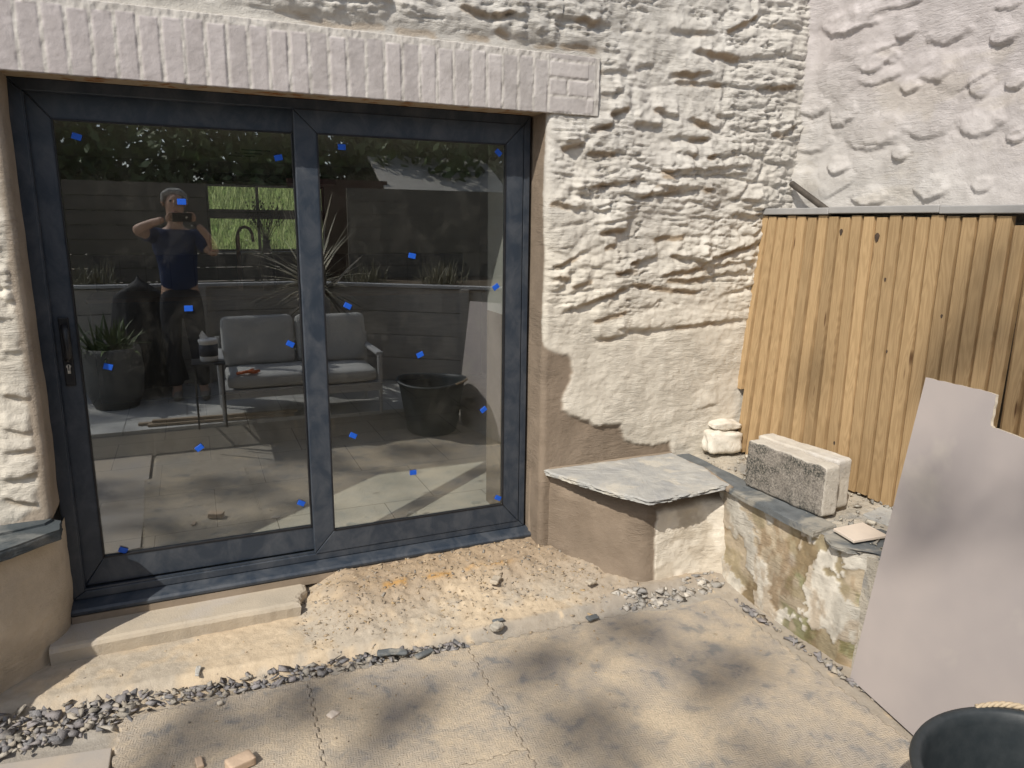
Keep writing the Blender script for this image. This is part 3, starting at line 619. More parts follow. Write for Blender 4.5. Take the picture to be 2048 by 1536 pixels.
def wall_part(name, us, zs, pos, keep=None, patch=None, sgn=1):
    U, Z = np.meshgrid(us, zs, indexing='ij'); h, drop = wall_h(U, Z)
    n = fbm(U*3, Z*3, 5, 131); n2 = fbm(U*40, Z*40, 3, 133)
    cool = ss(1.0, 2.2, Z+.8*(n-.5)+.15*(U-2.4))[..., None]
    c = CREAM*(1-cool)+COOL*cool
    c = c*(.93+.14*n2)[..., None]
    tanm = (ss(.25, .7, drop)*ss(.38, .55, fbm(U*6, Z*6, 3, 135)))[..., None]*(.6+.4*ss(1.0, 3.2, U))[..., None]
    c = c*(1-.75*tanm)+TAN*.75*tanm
    if patch is not None:
        jx = .028*(fbm(U*22, Z*22, 4, 141)-.5)*ss(.9, 1.1, 2.2-Z)+.012*(fbm(U*50, Z*50, 3, 142)-.5); jz = .028*(fbm(U*22+9, Z*22, 4, 143)-.5)
        r = inpoly(U+jx, Z+jz, patch)
        rr = r.astype(float)
        for _ in range(2): rr[1:-1, 1:-1] = (rr[1:-1, 1:-1]*2+rr[:-2, 1:-1]+rr[2:, 1:-1]+rr[1:-1, :-2]+rr[1:-1, 2:])/6
        h = h*(1-rr)+rr*(-.002+.008*(fbm(U*5, Z*5, 3, 145)-.5)+.0015*(fbm(U*60, Z*90, 2, 146)-.5))+(1-rr)*.006*ss(1.2, .9, Z)
        w_ = (n*.5+fbm(U*8, Z*3, 4, 147)*.5)[..., None]
        dirt = (ss(.35, .1, Z+.2*(n-.5)))[..., None]
        rc = (RND if sgn*us[0] > 0 else np.array([.37, .31, .245]))*(.85+.35*w_)*(1-.12*dirt)
        c = c*(1-rr[..., None])+rc*rr[..., None]
        # grey-white smear of fresh filler along the upper edge
    P = pos(U, Z, h)
    mk = None
    if keep is not None: mk = keep((U[:-1, :-1]+U[1:, 1:])/2, (Z[:-1, :-1]+Z[1:, 1:])/2)
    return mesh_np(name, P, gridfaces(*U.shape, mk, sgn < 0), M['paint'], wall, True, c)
YW = -.155
def pos_right(U, Z, h):                       # u<2.16 wraps round the jamb into the opening
    cut = 2.165; r = .03
    hh = h*ss(2.10, 2.22, U); X = np.where(U >= cut, U, 0); a = np.clip((cut-U)/(r*math.pi/2), 0, 1)*math.pi/2
    bx = np.where(U >= cut, U, cut-r*np.sin(a)); by = np.where(U >= cut, YW, YW+r*(1-np.cos(a)))
    extra = np.clip((cut-U)-r*math.pi/2, 0, None); by = by+extra
    nx = -np.sin(a); ny = -np.cos(a)
    bx = bx-.012*0; wob = .010*(fbm(Z*2.2, Z*0+4, 3, 151)-.5)*(U < cut+.05)
    return np.stack([bx+nx*hh+wob, by+ny*hh, Z], -1)
k0 = int(round(1.93/ST)); k1 = int(round(3.73/ST)); zt = np.arange(-.21, 2.99, ST); ZK = 2.34
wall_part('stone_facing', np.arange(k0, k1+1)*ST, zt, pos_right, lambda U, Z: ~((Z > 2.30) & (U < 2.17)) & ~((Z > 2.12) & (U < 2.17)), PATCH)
kt0 = int(round(-.9/ST)); kt1 = k0+int(round((2.17-k0*ST)/ST))
wall_part('stone_facing', np.arange(kt0, kt1+2)*ST, np.arange(int(round(2.28/ST)), int(round(2.99/ST)))*ST, lambda U, Z, h: np.stack([U, YW-h+0*U, Z], -1))
def pos_left(U, Z, h):
    cut = -.045; r = .03; hh = h*ss(.0, -.10, U); a = np.clip((U-cut)/(r*math.pi/2), 0, 1)*math.pi/2
    bx = np.where(U <= cut, U, cut+r*np.sin(a)); by = np.where(U <= cut, YW, YW+r*(1-np.cos(a))); by = by+np.clip((U-cut)-r*math.pi/2, 0, None)
    wob = .016*(fbm(Z*3.5, Z*0+4, 3, 152)-.5)*(U > cut-.05)+.02-.045*ss(.46, .36, Z)*(U > -.3)
    return np.stack([bx+np.sin(a)*hh+wob, by-np.cos(a)*hh, Z], -1)
LP = [(.3, 2.2), (.3, -.3), (-.30, -.3), (-.2, .42), (-.06, .5), (-.05, .6), (-.055, .9), (-.045, 1.1), (-.055, 1.35), (-.045, 1.6), (-.05, 2.2)]
wall_part('stone_facing', np.arange(int(round(-.9/ST)), int(round(.17/ST)))*ST, np.arange(-.21, 2.30, ST), pos_left, lambda U, Z: ~((Z > 2.12) & (U > -.03)), LP)
# core of the wall (blocks light, carries the inner reveals)
cm = MB(); cm.box(2.19, 3.95, -.10, .38, -.3, 3.6); cm.box(-1.6, -.06, -.10, .38, -.3, 3.6); cm.box(-.06, 2.19, -.10, .38, 2.125, 3.6)
cm.build('wall_core', M['plaster'], wall)
cm = MB(); cm.box(2.05, 2.19, .078, .38, -.05, 2.125); cm.box(-.06, .045, .078, .38, -.05, 2.125); cm.build('inner_reveal', M['plaster'], wall)
cm = MB(); cm.box(2.044, 2.0495, .10, .37, .02, 1.13); cm.build('bare_reveal_plaster', M['render'], wall)
# brick lintel
def lintel():
    st = .004; us = np.arange(-.60, 2.395, st); zs = np.arange(2.094, 2.352, st); U, Z = np.meshgrid(us, zs, indexing='ij')
    u2 = U+.004*(fbm(U*8, Z*5, 3, 160)-.5); h = np.zeros(U.shape); br = np.zeros(U.shape, bool); pit = .0757
    k = np.floor((u2-2.128)/pit); fr = (u2-2.128)/pit-k; d = np.minimum(fr, 1-fr)*pit
    top = 2.322+.004*np.sin(k*2.1); sold = u2 < 2.128
    dm = np.minimum(d-.005, np.minimum(Z-2.094+.02, top-Z)); 
    q = (u2 >= 2.128); row = np.floor((Z-2.094)/.076); zr = (Z-2.094)-row*.076; dz = np.minimum(zr, .076-zr)-.004
    du = np.minimum(u2-2.132, 2.365-u2); sp = (row == 1) & (u2 > 2.20); du = np.where(row == 1, np.minimum(du, np.abs(u2-2.225)-.004), du)
    dq = np.minimum(dz, du); dd = np.where(q, dq, dm)
    rid = np.where(q, _h(row+40, np.floor((u2-2.128)/.1), 3), _h(k, k*0, 4))
    h = ss(.0, .006, dd)*(.0022+.0028*rid)+.002*(fbm(U*60, Z*60, 3, 161)-.5)
    h = h+ss(.006, -.002, dd)*.011*(fbm(U*50, Z*22, 4, 162)-.35)
    cr_ = (fbm(U*18, Z*18, 3, 163)); pinkm = ss(-.2, 1.6, 1.6-U*.55+.6*(fbm(U*4, Z*4, 3, 165)-.5))[..., None]
    c = (np.array([.47, .44, .42])*(1-pinkm)+np.array([.44, .40, .395])*pinkm)*(.92+.16*rid[..., None])*(.93+.14*cr_)[..., None]
    c = c*(1-.0)+.0; mo = ss(.004, -.001, dd)[..., None]; c = c*(1-mo)+np.array([.52, .49, .455])*mo
    P = np.stack([U, -.162-h, Z], -1)
    # fold the bottom row back to make the soffit
    n_, m2 = U.shape; V = P.reshape(-1, 3); F = gridfaces(n_, m2); b0 = len(V)
    low = P[:, 0, :].copy(); jag = .002*(fbm(us*60, us*0, 3, 166)-.5)*2; low[:, 2] += jag; V = V.copy().reshape(n_, m2, 3); V[:, 0, 2] += jag; V = V.reshape(-1, 3)
    mid = low.copy(); mid[:, 1] += .02; ex = np.concatenate([mid]); V = np.concatenate([V, ex]); i = np.arange(n_-1)
    F = np.concatenate([F, np.stack([i*m2, b0+i, b0+i+1, (i+1)*m2], -1)])
    # closing strips: top, right end
    tp = P[:, -1, :].copy(); tp[:, 1] = -.10; b1 = len(V); V = np.concatenate([V, tp]); F = np.concatenate([F, np.stack([i*m2+m2-1, (i+1)*m2+m2-1, b1+i+1, b1+i], -1)])
    rt = P[-1, :, :].copy(); rt[:, 1] = -.10; b2 = len(V); V = np.concatenate([V, rt]); j = np.arange(m2-1); F = np.concatenate([F, np.stack([(n_-1)*m2+j, b2+j, b2+j+1, (n_-1)*m2+j+1], -1)])
    c = np.concatenate([c.reshape(-1, 3), np.tile([.45, .38, .30], (len(V)-n_*m2, 1))])
    mesh_np('brick_lintel', V, F, M['brickpaint'], wall, True, c)
lintel()
sof = basic('rusty_lintel_soffit', (.50, .40, .28), (.42, .33, .22), 8, .9, bumps=((60, .5, .004),), c3=(.30, .12, .03), s3=11)
MB().box(-.06, 2.20, -.150, .04, 2.100, 2.13).build('lintel_soffit', sof, wall)
# ---------------------------------------------------------------- side wall (rendered, stones showing)
side = empty('rendered_wall', (3.68, -1.5, 0), 'pinkish white rendered wall with scattered stones poking through behind the timber screen', 'wall')
ys = np.arange(-2.9, -.10, .0075); zs = np.arange(.2, 3.0, .0075); Y, Z = np.meshgrid(ys, zs, indexing='ij')
h = .022*(fbm(Y*2, Z*2, 3, 201)-.5)+.006*(fbm(Y*9, Z*12, 4, 202)-.5)+.003*(fbm(Y*40, Z*60, 3, 203)-.5)
for i, (cy_, cz_, ry, rz_) in enumerate(LUMPS):
    dy = (Y-cy_)/ry*.92+.55*(fbm(Y*17+i, Z*17, 4, 210+i, .6)-.5); dz = (Z-cz_)/rz_*.92+.7*(fbm(Y*17-i, Z*17, 4, 230+i, .6)-.5)
    r = np.sqrt(dy*dy+dz*dz); face = ss(1.13, .84-.30*(dz > 0), r)
    h += face*(.006+.009*_h(np.array(i), np.array(1), 2))*(1-.5*dz)*(.7+.7*fbm(Y*26, Z*40, 4, 250))-.12*.014*np.exp(-((r-1.2)/.14)**2)*(dz < 0)
f1, f2, idv, cx, cy = vor(Y/.30+7, Z/.2+2, 77); h += ss(.55, .28, f1)*.010*(idv > .6)
fil = ss(-.24, -.13, Y); X = 3.67-h-fil*.04*ss(-.24, -.13, Y)
n = fbm(Y*2.2, Z*2.2, 4, 205)[..., None]; up = ss(1.7, 2.5, Z+.4*(n[..., 0]-.5)-(Y+.6)*.35)[..., None]
c = (np.array([.53, .51, .485])*(1-up)+np.array([.49, .455, .45])*up)*(.94+.12*fbm(Y*30, Z*30, 3, 206))[..., None]
st_ = ss(.56, .72, fbm(Y*2.6+4, Z*5, 5, 207, .6))[..., None]; c = c*(1-.30*st_)+np.array([.46, .41, .33])*.30*st_
mesh_np('wall_render', np.stack([X, Y, Z], -1), gridfaces(*Y.shape, None, True), M['paint'], side, True, c)
MB().box(3.72, 3.95, -3.0, -.10, -.3, 3.2).build('wall_core', M['plaster'], side)
# ================================================================ LOW RETAINING WALL
low = empty('low_wall', (3.0, -1.2, -.18), 'low peeling whitewashed retaining wall with slate coping and green moss stains', 'wall')
us = np.arange(-2.95, -.40, .007); zs = np.arange(-.20, .335, .007); Y, Z = np.meshgrid(us, zs, indexing='ij')
n = fbm(Y*4, Z*4, 5, 301); pe = fbm(Y*5.5+3, Z*5.5, 5, 303, .6)
peel = ss(.50, .515, pe+.42*(.20-Z)-.05-.10*ss(-.95, -.62, Y))                        # bare patches low down
h = .03*(fbm(Y*3, Z*3, 3, 305)-.5)+.010*(fbm(Y*16, Z*16, 4, 307)-.5)+.004*(fbm(Y*60, Z*60, 3, 309)-.5)
h = h-peel*.006
white = np.array([.66, .62, .54])*(1-.25*ss(.45, .6, n)[..., None])
bare = np.array([.40, .335, .245])*(.8+.5*n[..., None]); ol = ss(.5, .62, fbm(Y*7, Z*7, 4, 311)+.15*(Y < -1.0)-.05)[..., None]
bare = bare*(1-.5*ol)+np.array([.24, .20, .10])*.5*ol
gm = (ss(.55, .66, fbm(Y*9, Z*9, 4, 313))*ss(-.95, -1.15, Y)*ss(.30, .12, Z))[..., None]; bare = bare*(1-.6*gm)+np.array([.18, .21, .08])*.6*gm
c = white*(1-peel[..., None])+bare*peel[..., None]
c = c*(.74+.5*fbm(Y*30, Z*22, 5, 317, .65))[..., None]; c = c*(1-.35*ss(.5, .62, fbm(Y*12, Z*6, 5, 319, .6))[..., None]*np.array([.6, .8, 1.]))
blue = (ss(.5, .6, fbm(Y*4+8, Z*4, 3, 315))*ss(.0, .15, Z)*ss(-.9, -1.1, Y)*ss(-1.6, -1.35, Y))[..., None]; c = c*(1-.5*blue)+np.array([.42, .43, .44])*.5*blue
X = 2.925-h+.06*ss(-1.38, -1.50, Y)
mesh_np('wall_face', np.stack([X, Y, Z], -1), gridfaces(*Y.shape, None, True), M['paint'], low, True, c)
MB().box(2.96, 3.72, -2.95, -.12, -.25, .318).build('wall_core', M['mortar'], low)
# bedding mortar on top
xs = np.arange(2.93, 3.70, .01); yy = np.arange(-2.9, -.12, .01); XX, YY = np.meshgrid(xs, yy, indexing='ij')
hh = .333+.014*(fbm(XX*10, YY*10, 4, 321)-.5)+.010*(fbm(XX*40, YY*40, 3, 323)-.5)
XX = np.where(YY < -1.44, np.maximum(XX, 2.985), XX)
mesh_np('bedding_mortar', np.stack([XX, YY, hh], -1), gridfaces(*XX.shape), M['mortar'], low, True)
slab('coping_slate', [(2.885, -1.235), (3.03, -1.22), (3.05, -.16), (2.945, -.16), (2.89, -.70)], .322, .352, M['slateblue'], low, 3, .004, 5)
slab('coping_slate', [(2.965, -1.95), (3.22, -1.95), (3.20, -1.30), (3.05, -1.25), (2.925, -1.26), (2.885, -1.33), (2.90, -1.39), (2.98, -1.44)], .318, .340, M['slateblue'], low, 4, .008, 7)
slab('coping_slate', [(3.2, -1.95), (3.42, -1.95), (3.44, -1.12), (3.26, -1.16)], .325, .345, M['slate'], low, 3, .01, 8)
# ---------------------------------------------------------------- corner seat (right)
def seat(name, loc, label, path, ztop, zbot, colf, mat=M['paint'], bulge=.01, seed=1):
    r = empty(name, loc, label, 'stone seat')
    P = []; S_ = [0]
    for i in range(len(path)-1):
        a = np.array(path[i]); b = np.array(path[i+1]); k = max(2, int(np.linalg.norm(b-a)/.007))
        for j in range(k): P.append(a+(b-a)*j/k)
    P.append(np.array(path[-1])); P = np.array(P)
    Q = P.copy()
    for _ in range(46): Q[1:-1] = (Q[:-2]+Q[1:-1]*2+Q[2:])/4
    d = np.gradient(Q, axis=0); d /= np.linalg.norm(d, axis=1)[:, None]; nn = np.stack([d[:, 1], -d[:, 0]], -1)
    s = np.concatenate([[0], np.cumsum(np.linalg.norm(np.diff(Q, axis=0), axis=1))]); zs = np.arange(zbot, ztop, .007)
    SS, ZZ = np.meshgrid(s, zs, indexing='ij'); c, h = colf(SS, ZZ, Q)
    V = np.stack([Q[:, 0][:, None]+nn[:, 0][:, None]*h, Q[:, 1][:, None]+nn[:, 1][:, None]*h, ZZ], -1)
    mesh_np('seat_base', V, gridfaces(*SS.shape), mat, r, True, c)
    ctr = Q.mean(0)+(0, .0)
    return r, Q
def colR(S_, Z_, Q):
    n = fbm(S_*6, Z_*6, 4, 331); sw = .72
    edge = S_-sw+.03*(fbm(Z_*14, Z_*0, 4, 333)-.5); wh = ss(-.004, .004, edge)*(1-ss(.235, .265, Z_+.02*(fbm(S_*12, S_*0, 3, 335)-.5)+.05*(.9-S_)))
    base = RND*.95*(.85+.35*n[..., None]); cr_ = np.array([.74, .68, .58])*(.95+.1*fbm(S_*30, Z_*30, 3, 337))[..., None]
    gr_ = ss(.48, .6, fbm(S_*9, Z_*9, 4, 345)+.25*(.05-Z_)+.35*ss(.95, 1.2, S_)*(.3))[..., None]; cr_ = cr_*(1-.45*gr_)+np.array([.42, .35, .26])*.45*gr_
    c = base*(1-wh[..., None])+cr_*wh[..., None]
    h = .008*(fbm(S_*5, Z_*5, 3, 338)-.5)+wh*(.010+.012*(fbm(S_*16, Z_*16, 4, 339)-.5))+.002*(fbm(S_*60, Z_*60, 2, 340)-.5)
    h = h-.06*ss(.22, .32, Z_)*ss(.08, .45, S_)+.012*ss(.0, -.2, Z_)
    return c, h
rs_, Q = seat('corner_seat', (2.5, -.3, -.15), 'corner stone seat right of the door, rendered base under a triangular grey slate slab', [(2.128, -.03), (2.16, -.11), (2.21, -.19), (2.32, -.345), (2.465, -.555), (2.50, -.59), (2.60, -.58), (2.76, -.575), (2.86, -.585), (2.96, -.64)], .345, -.22, colR)
slab('seat_slab', [(2.160, -.150), (2.935, -.158), (2.95, -.40), (2.90, -.685), (2.76, -.695), (2.60, -.715), (2.415, -.715), (2.30, -.52), (2.22, -.32), (2.155, -.19)], .342, .366, M['slate'], rs_, 6, .016, 11)
# pointing between slab and wall
MB().tube([(2.93, -.165, .353), (2.955, -.42, .35), (2.895, -.70, .347)], [.010, .013, .02], 8).build('mortar_joint', M['render'], rs_, smooth=True)
MB().box(2.18, 2.95, -.165, -.14, .345, .372).build('mortar_joint', M['render'], rs_, bevel=.008)
# ---------------------------------------------------------------- left seat
def colL(S_, Z_, Q):
    n = fbm(S_*5, Z_*5, 5, 351); gr = ss(.25, -.1, Z_+.15*(n-.5))[..., None]
    c = np.array([.55, .475, .375])*(.85+.3*n[..., None]); c = c*(1-.4*gr)+np.array([.56, .46, .33])*.4*gr
    h = .012*(fbm(S_*4, Z_*4, 3, 352)-.5)+.003*(fbm(S_*40, Z_*40, 3, 353)-.5)-.02*ss(.1, -.15, Z_)
    return c, h
M['slatedark'] = basic('dark_wet_slate', (.075, .088, .095), (.055, .065, .07), 9, .7, bumps=((22, .7, .005), (120, .6, .002)), c3=(.15, .155, .15), s3=4, spec=.25)
rl, Q = seat('left_seat', (-.3, -.3, -.15), 'rounded rendered stone seat left of the door with dark slate top', [(-1.2, -1.05), (-.66, -.86), (-.30, -.50), (-.12, -.29), (-.02, -.16), (.012, -.09), (.016, .04)], .384, -.22, colL)
slab('seat_slab', [(-.9, -.11), (-.02, -.12), (.028, -.15), (.036, -.25), (-.09, -.35), (-.20, -.43), (-.30, -.52), (-.62, -.90), (-.9, -1.0)], .385, .428, M['slatedark'], rl, 5, .006, 21)
slab('seat_slab', [(-.9, -.11), (-.06, -.11), (.0, -.15), (-.02, -.19), (-.14, -.235), (-.30, -.30), (-.9, -.52)], .428, .440, M['slatedark'], rl, 3, .006, 22)
# ================================================================ OBJECTS ON THE LOW WALL
piece('loose_stone', 3.235, -.205, .418, (.205, .13, .115), M['stone_pale'], -.12, 'squared cream stone beside the fence foot, under the broken flake', 'stone', 401, rx=0, ry=.04, amp=.014, rad=.016)
def wedge(P): P = P.copy(); P[:, 2] *= (1-.5*np.abs(P[:, 0])/.09); return P
o = rough_box('stone_flake', (.18, .10, .055), M['stone_pale'], 10, .014, .008, 402, T(3.255, -.19, .508, -.1, .1, .05), taper=wedge, fs=26); tag(o, 'broken white stone flake on top of the squared cream stone', 'stone')
o = rough_box('concrete_block', (.10, .46, .232), M['blockdirty'], 30, .016, .005, 411, T(3.045, -.920, .472, math.radians(3.0)), fs=16); tag(o, 'concrete block with blackened mossy face, nearest the coping edge', 'concrete block', 'pair of concrete blocks on the low wall')
o = rough_box('concrete_block', (.10, .46, .232), M['block'], 30, .014, .004, 421, T(3.165, -.865, .470, math.radians(6.0)), fs=16); tag(o, 'clean pale concrete block with a cracked end, nearer the timber screen', 'concrete block', 'pair of concrete blocks on the low wall')
rs = np.random.RandomState(5)
V, F, C = chip_mesh(420, lambda r: (2.98+.48*r.rand(), -1.75+1.5*r.rand(), .345), .003, .02, .4, [np.array(c) for c in ([.46, .42, .35], [.36, .34, .3], [.26, .25, .23])], 77)
g = mesh_np('mortar_crumbs', V, F, M['chip'], None, False, C); tag(g, 'mortar crumbs and chips scattered on the low wall behind the blocks', 'rubble', kind='stuff')
tl = MB().prism([(2.965, -1.262), (3.135, -1.262), (3.12, -1.40), (2.945, -1.385)], .352, .364, T(0, 0, 0)).build('ceramic_tile', M['tile'], bevel=.002); tag(tl, 'thin cream tile offcut lying on the slate coping beside the leaning board', 'tile')
# ================================================================ TIMBER SCREEN
fen = empty('timber_screen', (3.45, -1.0, .33), 'vertical feather edge timber screen standing on the low wall below a grey coping', 'fence')
pit = .0682; zt_ = 1.652
for i in range(27):
    y0 = -.123-i*pit; y1 = y0-pit-.0; zb = .345 if i else .70
    zb += .006*math.sin(i*1.7); z1 = zt_-(.004*(i % 3)) - (.03 if i >= 20 else 0)
    th0, th1 = .004, .020; sl = .004
    ylo = y1-.006
    if i in (20, 21, 22): ylo = y1+.004
    xf = 3.452; outl = [(xf+.012, y0), (xf+.005, y0), (xf-.0115, y0-.018), (xf-.0125, ylo+.001), (xf+.012, ylo)]
    v = []; K = 26
    for k in range(K+1):
        z = zb+(z1-zb)*k/K; wv = .0012*math.sin(z*5+i*2.3); lx = -(1.65-z)*.085*max(0., 1-i/9); ln = (.010*(z-1.0)*(-1) if i >= 20 else 0) - (0.012*(1.65-z) if i >= 21 else 0)
        for (x, y) in outl: v.append((x+wv+lx, y+.0015*math.sin(z*3+i)+ln, z))
    n5 = len(outl); f = [(k*n5+a, k*n5+(a+1) % n5, (k+1)*n5+(a+1) % n5, (k+1)*n5+a) for k in range(K) for a in range(n5)]
    f += [tuple(range(n5)), tuple(K*n5+a for a in range(n5))[::-1]]
    # clipped top corner
    mb = MB().add(v, f)
    for a in (0, 1): x, y, z = mb.v[K*n5+a]; mb.v[K*n5+a] = (x, y, z-.016)
    mb.build('board', M['wood'], fen)
# knot holes and dark resin knots
for (yk, zk, r) in [(-.70, 1.575, .012), (-.905, 1.555, .016), (-.48, .66, .007), (-.975, 1.37, .007), (-.70, .72, .010), (-.80, .55, .008), (-1.27, 1.24, .007), (-1.03, 1.05, .006)]:
    xk = 3.452-.0125; v = [(xk+.004-.0035, yk, zk)]
    mb = MB(); ring = [(xk-.0015, yk+r*.7*math.cos(t)*(1+.2*math.sin(3*t)), zk+r*1.3*math.sin(t)) for t in np.linspace(0, 2*math.pi, 14, endpoint=False)]
    mb.add(ring+[(x+.004, y, z) for x, y, z in ring], [tuple(range(14)), tuple(range(14, 28))[::-1]]+[(a, (a+1) % 14, (a+1) % 14+14, a+14) for a in range(14)])
    mb.build('knot_hole', M['twig'], fen)
MB().box(3.468, 3.51, -2.0, -.16, .60, .70).box(3.468, 3.51, -2.0, -.16, 1.45, 1.55).build('rail', M['wood'], fen)
for a, b, dz in ((-.10, -.62, 0), (-.622, -1.20, .004), (-1.202, -1.80, .000), (-1.802, -2.4, .002)):
    MB().box(3.425, 3.70, b, a, 1.658+dz, 1.690+dz).build('coping_strip', M['coping'], fen, bevel=.004)
pp = Vector((3.60, -.183, 1.826)); pq = Vector((3.66, -.40, 1.64)); pq = pp+(Vector((3.6, -.47, 1.67))-pp)*1.25
o = MB().tube([pp, pq], .0165, 20).build('metal_pole', M['steelpipe'], None, smooth=False, bevel=.003); tag(o, 'dark round metal pole end rising from behind the grey coping', 'pole')
# ================================================================ LEANING BOARD
A0 = Vector((2.88, -1.5, -.17)); uu = (Vector((2.817, -1.822, -.17))-A0).normalized(); tv = Vector((3.04, -1.526, 1.06))-A0; vv = (tv-uu*tv.dot(uu)).normalized(); nn = uu.cross(vv)
BM4 = Matrix(((uu.x, vv.x, nn.x, A0.x), (uu.y, vv.y, nn.y, A0.y), (uu.z, vv.z, nn.z, A0.z), (0, 0, 0, 1)))
top = []
for a, b in (((-.002, 1.240), (.300, 1.250)), ((.302, 1.246), (.310, 1.150)), ((.312, 1.145), (.325, 1.138)), ((.33, 1.14), (1.15, 1.10))):
    for k in range(12):
        t_ = k/12; top.append((a[0]+(b[0]-a[0])*t_+.0012*math.sin(k*5+a[0]*40), a[1]+(b[1]-a[1])*t_+.0014*math.sin(k*4.1+b[0]*30)))
outl = [(0.0, 0.0)]+top+[(1.15, 1.10), (1.15, 0)]
sgn = 1 if nn.x < 0 else -1
brd = empty('leaning_board', A0, 'large pinkish grey building board with a stepped top corner leaning on the low wall', 'board')
MB().prism(outl, *( (-.0112, -.0006) if sgn > 0 else (.0006, .0112)), BM4).build('board_core', M['boardedge'], brd)
inn = [(max(.0012, min(x, 1.148)), max(.0012, y-.0016)) for x, y in outl]
MB().prism(outl, *( (-.0005, .0012) if sgn > 0 else (-.0012, .0005)), BM4).build('board_face', M['board'], brd)
# ================================================================ RUBBER BUCKET
bk = empty('rubber_bucket', (2.385, -2.50, -.17), 'black flexible rubber builders bucket with rope handles in the bottom right corner', 'bucket')
prof = [(0.0, .0), (.195, 0.0), (.21, .01), (.235, .15), (.262, .32), (.280, .42), (.288, .43), (.30, .432), (.304, .440), (.300, .450), (.285, .452), (.276, .445), (.268, .42), (.25, .30), (.222, .12), (.20, .02), (0, .015)]
v, f = lathe(prof, 72, (2.385, -2.48, -.165))
v = [(x, y+.0, z+.012*math.sin(2*math.atan2(y+2.48, x-2.385)+.6)*max(0, (z+.1)/.4)) for x, y, z in v]
mb = MB().add(v, f); mb.build('tub', M['rubber'], bk, smooth=True)
def rope(p0, p1, sag, r=.009, n=60):
    mb = MB(); p0 = Vector(p0); p1 = Vector(p1)
    for s in range(3):
        pts = []
        for k in range(n+1):
            t_ = k/n; p = p0.lerp(p1, t_)+Vector(sag)*math.sin(math.pi*t_); d = (p1-p0).normalized(); a = d.cross(Vector((0, 0, 1))).normalized(); b = a.cross(d)
            an = t_*26+s*2.094; pts.append(p+a*math.cos(an)*r*.62+b*math.sin(an)*r*.62)
        mb.tube(pts, r*.72, 8)
    return mb
def rimp(deg, rr=.305, z=.285): return Vector((2.385+rr*math.cos(math.radians(deg)), -2.48+rr*math.sin(math.radians(deg)), z))
rope(rimp(66, .300, .285), rimp(20, .300, .285), (.02, .03, .012), .007).build('rope_handle', M['rope'], bk, smooth=True)
# ================================================================ SLIDING DOOR
door = empty('sliding_door', (1.06, 0.03, 0), 'anthracite grey two pane sliding patio door with blue tape squares on its glass', 'door')
def rect_frame(x0, x1, z0, z1, wl, wr, wb, wt, y0, y1, name, mat, parent, bev=.004, mitre=.0007):
    """four mitred profiles joined in one mesh, with a fine gap at every mitre"""
    mb = MB(); g = mitre
    o = [(x0, z0), (x1, z0), (x1, z1), (x0, z1)]; i_ = [(x0+wl, z0+wb), (x1-wr, z0+wb), (x1-wr, z1-wt), (x0+wl, z1-wt)]
    for k in range(4):
        a, b = o[k], o[(k+1) % 4]; c, d = i_[(k+1) % 4], i_[k]
        dx = (b[0]-a[0]); dz = (b[1]-a[1]); L = math.hypot(dx, dz); dx *= g/L; dz *= g/L
        q = [(a[0]+dx, a[1]+dz), (b[0]-dx, b[1]-dz), (c[0]-dx, c[1]-dz), (d[0]+dx, d[1]+dz)]
        v = [(x, y0, z) for x, z in q]+[(x, y1, z) for x, z in q]
        mb.add(v, [(0, 1, 2, 3), (7, 6, 5, 4), (0, 4, 5, 1), (1, 5, 6, 2), (2, 6, 7, 3), (3, 7, 4, 0)])
    return mb.build(name, mat, parent, bevel=bev)
rect_frame(0.0, 2.12, .0, 2.1, .052, .034, .035, .045, .004, .072, 'outer_frame', M['frame'], door)
MB().box(.045, 2.09, .010, .018, .036, .044).box(.05, .055, .008, .03, .05, 2.05).build('track', M['frame'], door)
s1 = rect_frame(.050, 1.095, .045, 2.062, .083, .083, .120, .100, .034, .066, 'sash', M['frame'], door)
s2 = rect_frame(1.015, 2.083, .034, 2.058, .096, .093, .108, .096, .000, .030, 'sash', M['frame'], door)
tag(s1, 'left sash set back behind the middle stile'); tag(s2, 'right sash standing forward of the left one')
rect_frame(.131, 1.014, .163, 1.964, .006, .006, .006, .006, .030, .045, 'glazing_bead', M['black'], s1, .001)
rect_frame(1.109, 1.992, .140, 1.964, .006, .006, .006, .006, -.003, .012, 'glazing_bead', M['black'], s2, .001)
MB().box(.134, 1.012, .044, .048, .164, 1.962).build('pane', M['glass'], s1)
MB().box(1.112, 1.990, .010, .014, .142, 1.962).build('pane', M['glass'], s2)
# cill
cp = [(-.002, .05), (-.002, .008), (-.004, .004), (-.010, -.02), (-.018, -.048), (-.028, -.056), (-.040, -.054), (-.048, -.045), (-.050, .05)]
mb = MB(); v = [(x, y, z) for x in (-.01, 2.165) for z, y in cp]; n9 = len(cp)
mb.add(v, [tuple(range(n9)), tuple(range(n9, 2*n9))[::-1]]+[(a, a+n9, (a+1) % n9+n9, (a+1) % n9) for a in range(n9)]); mb.build('sill', M['frame'], door, bevel=.002)
MB().box(0, 2.12, -.050, .06, -.09, -.049).build('sealant_bed', M['render'], door)
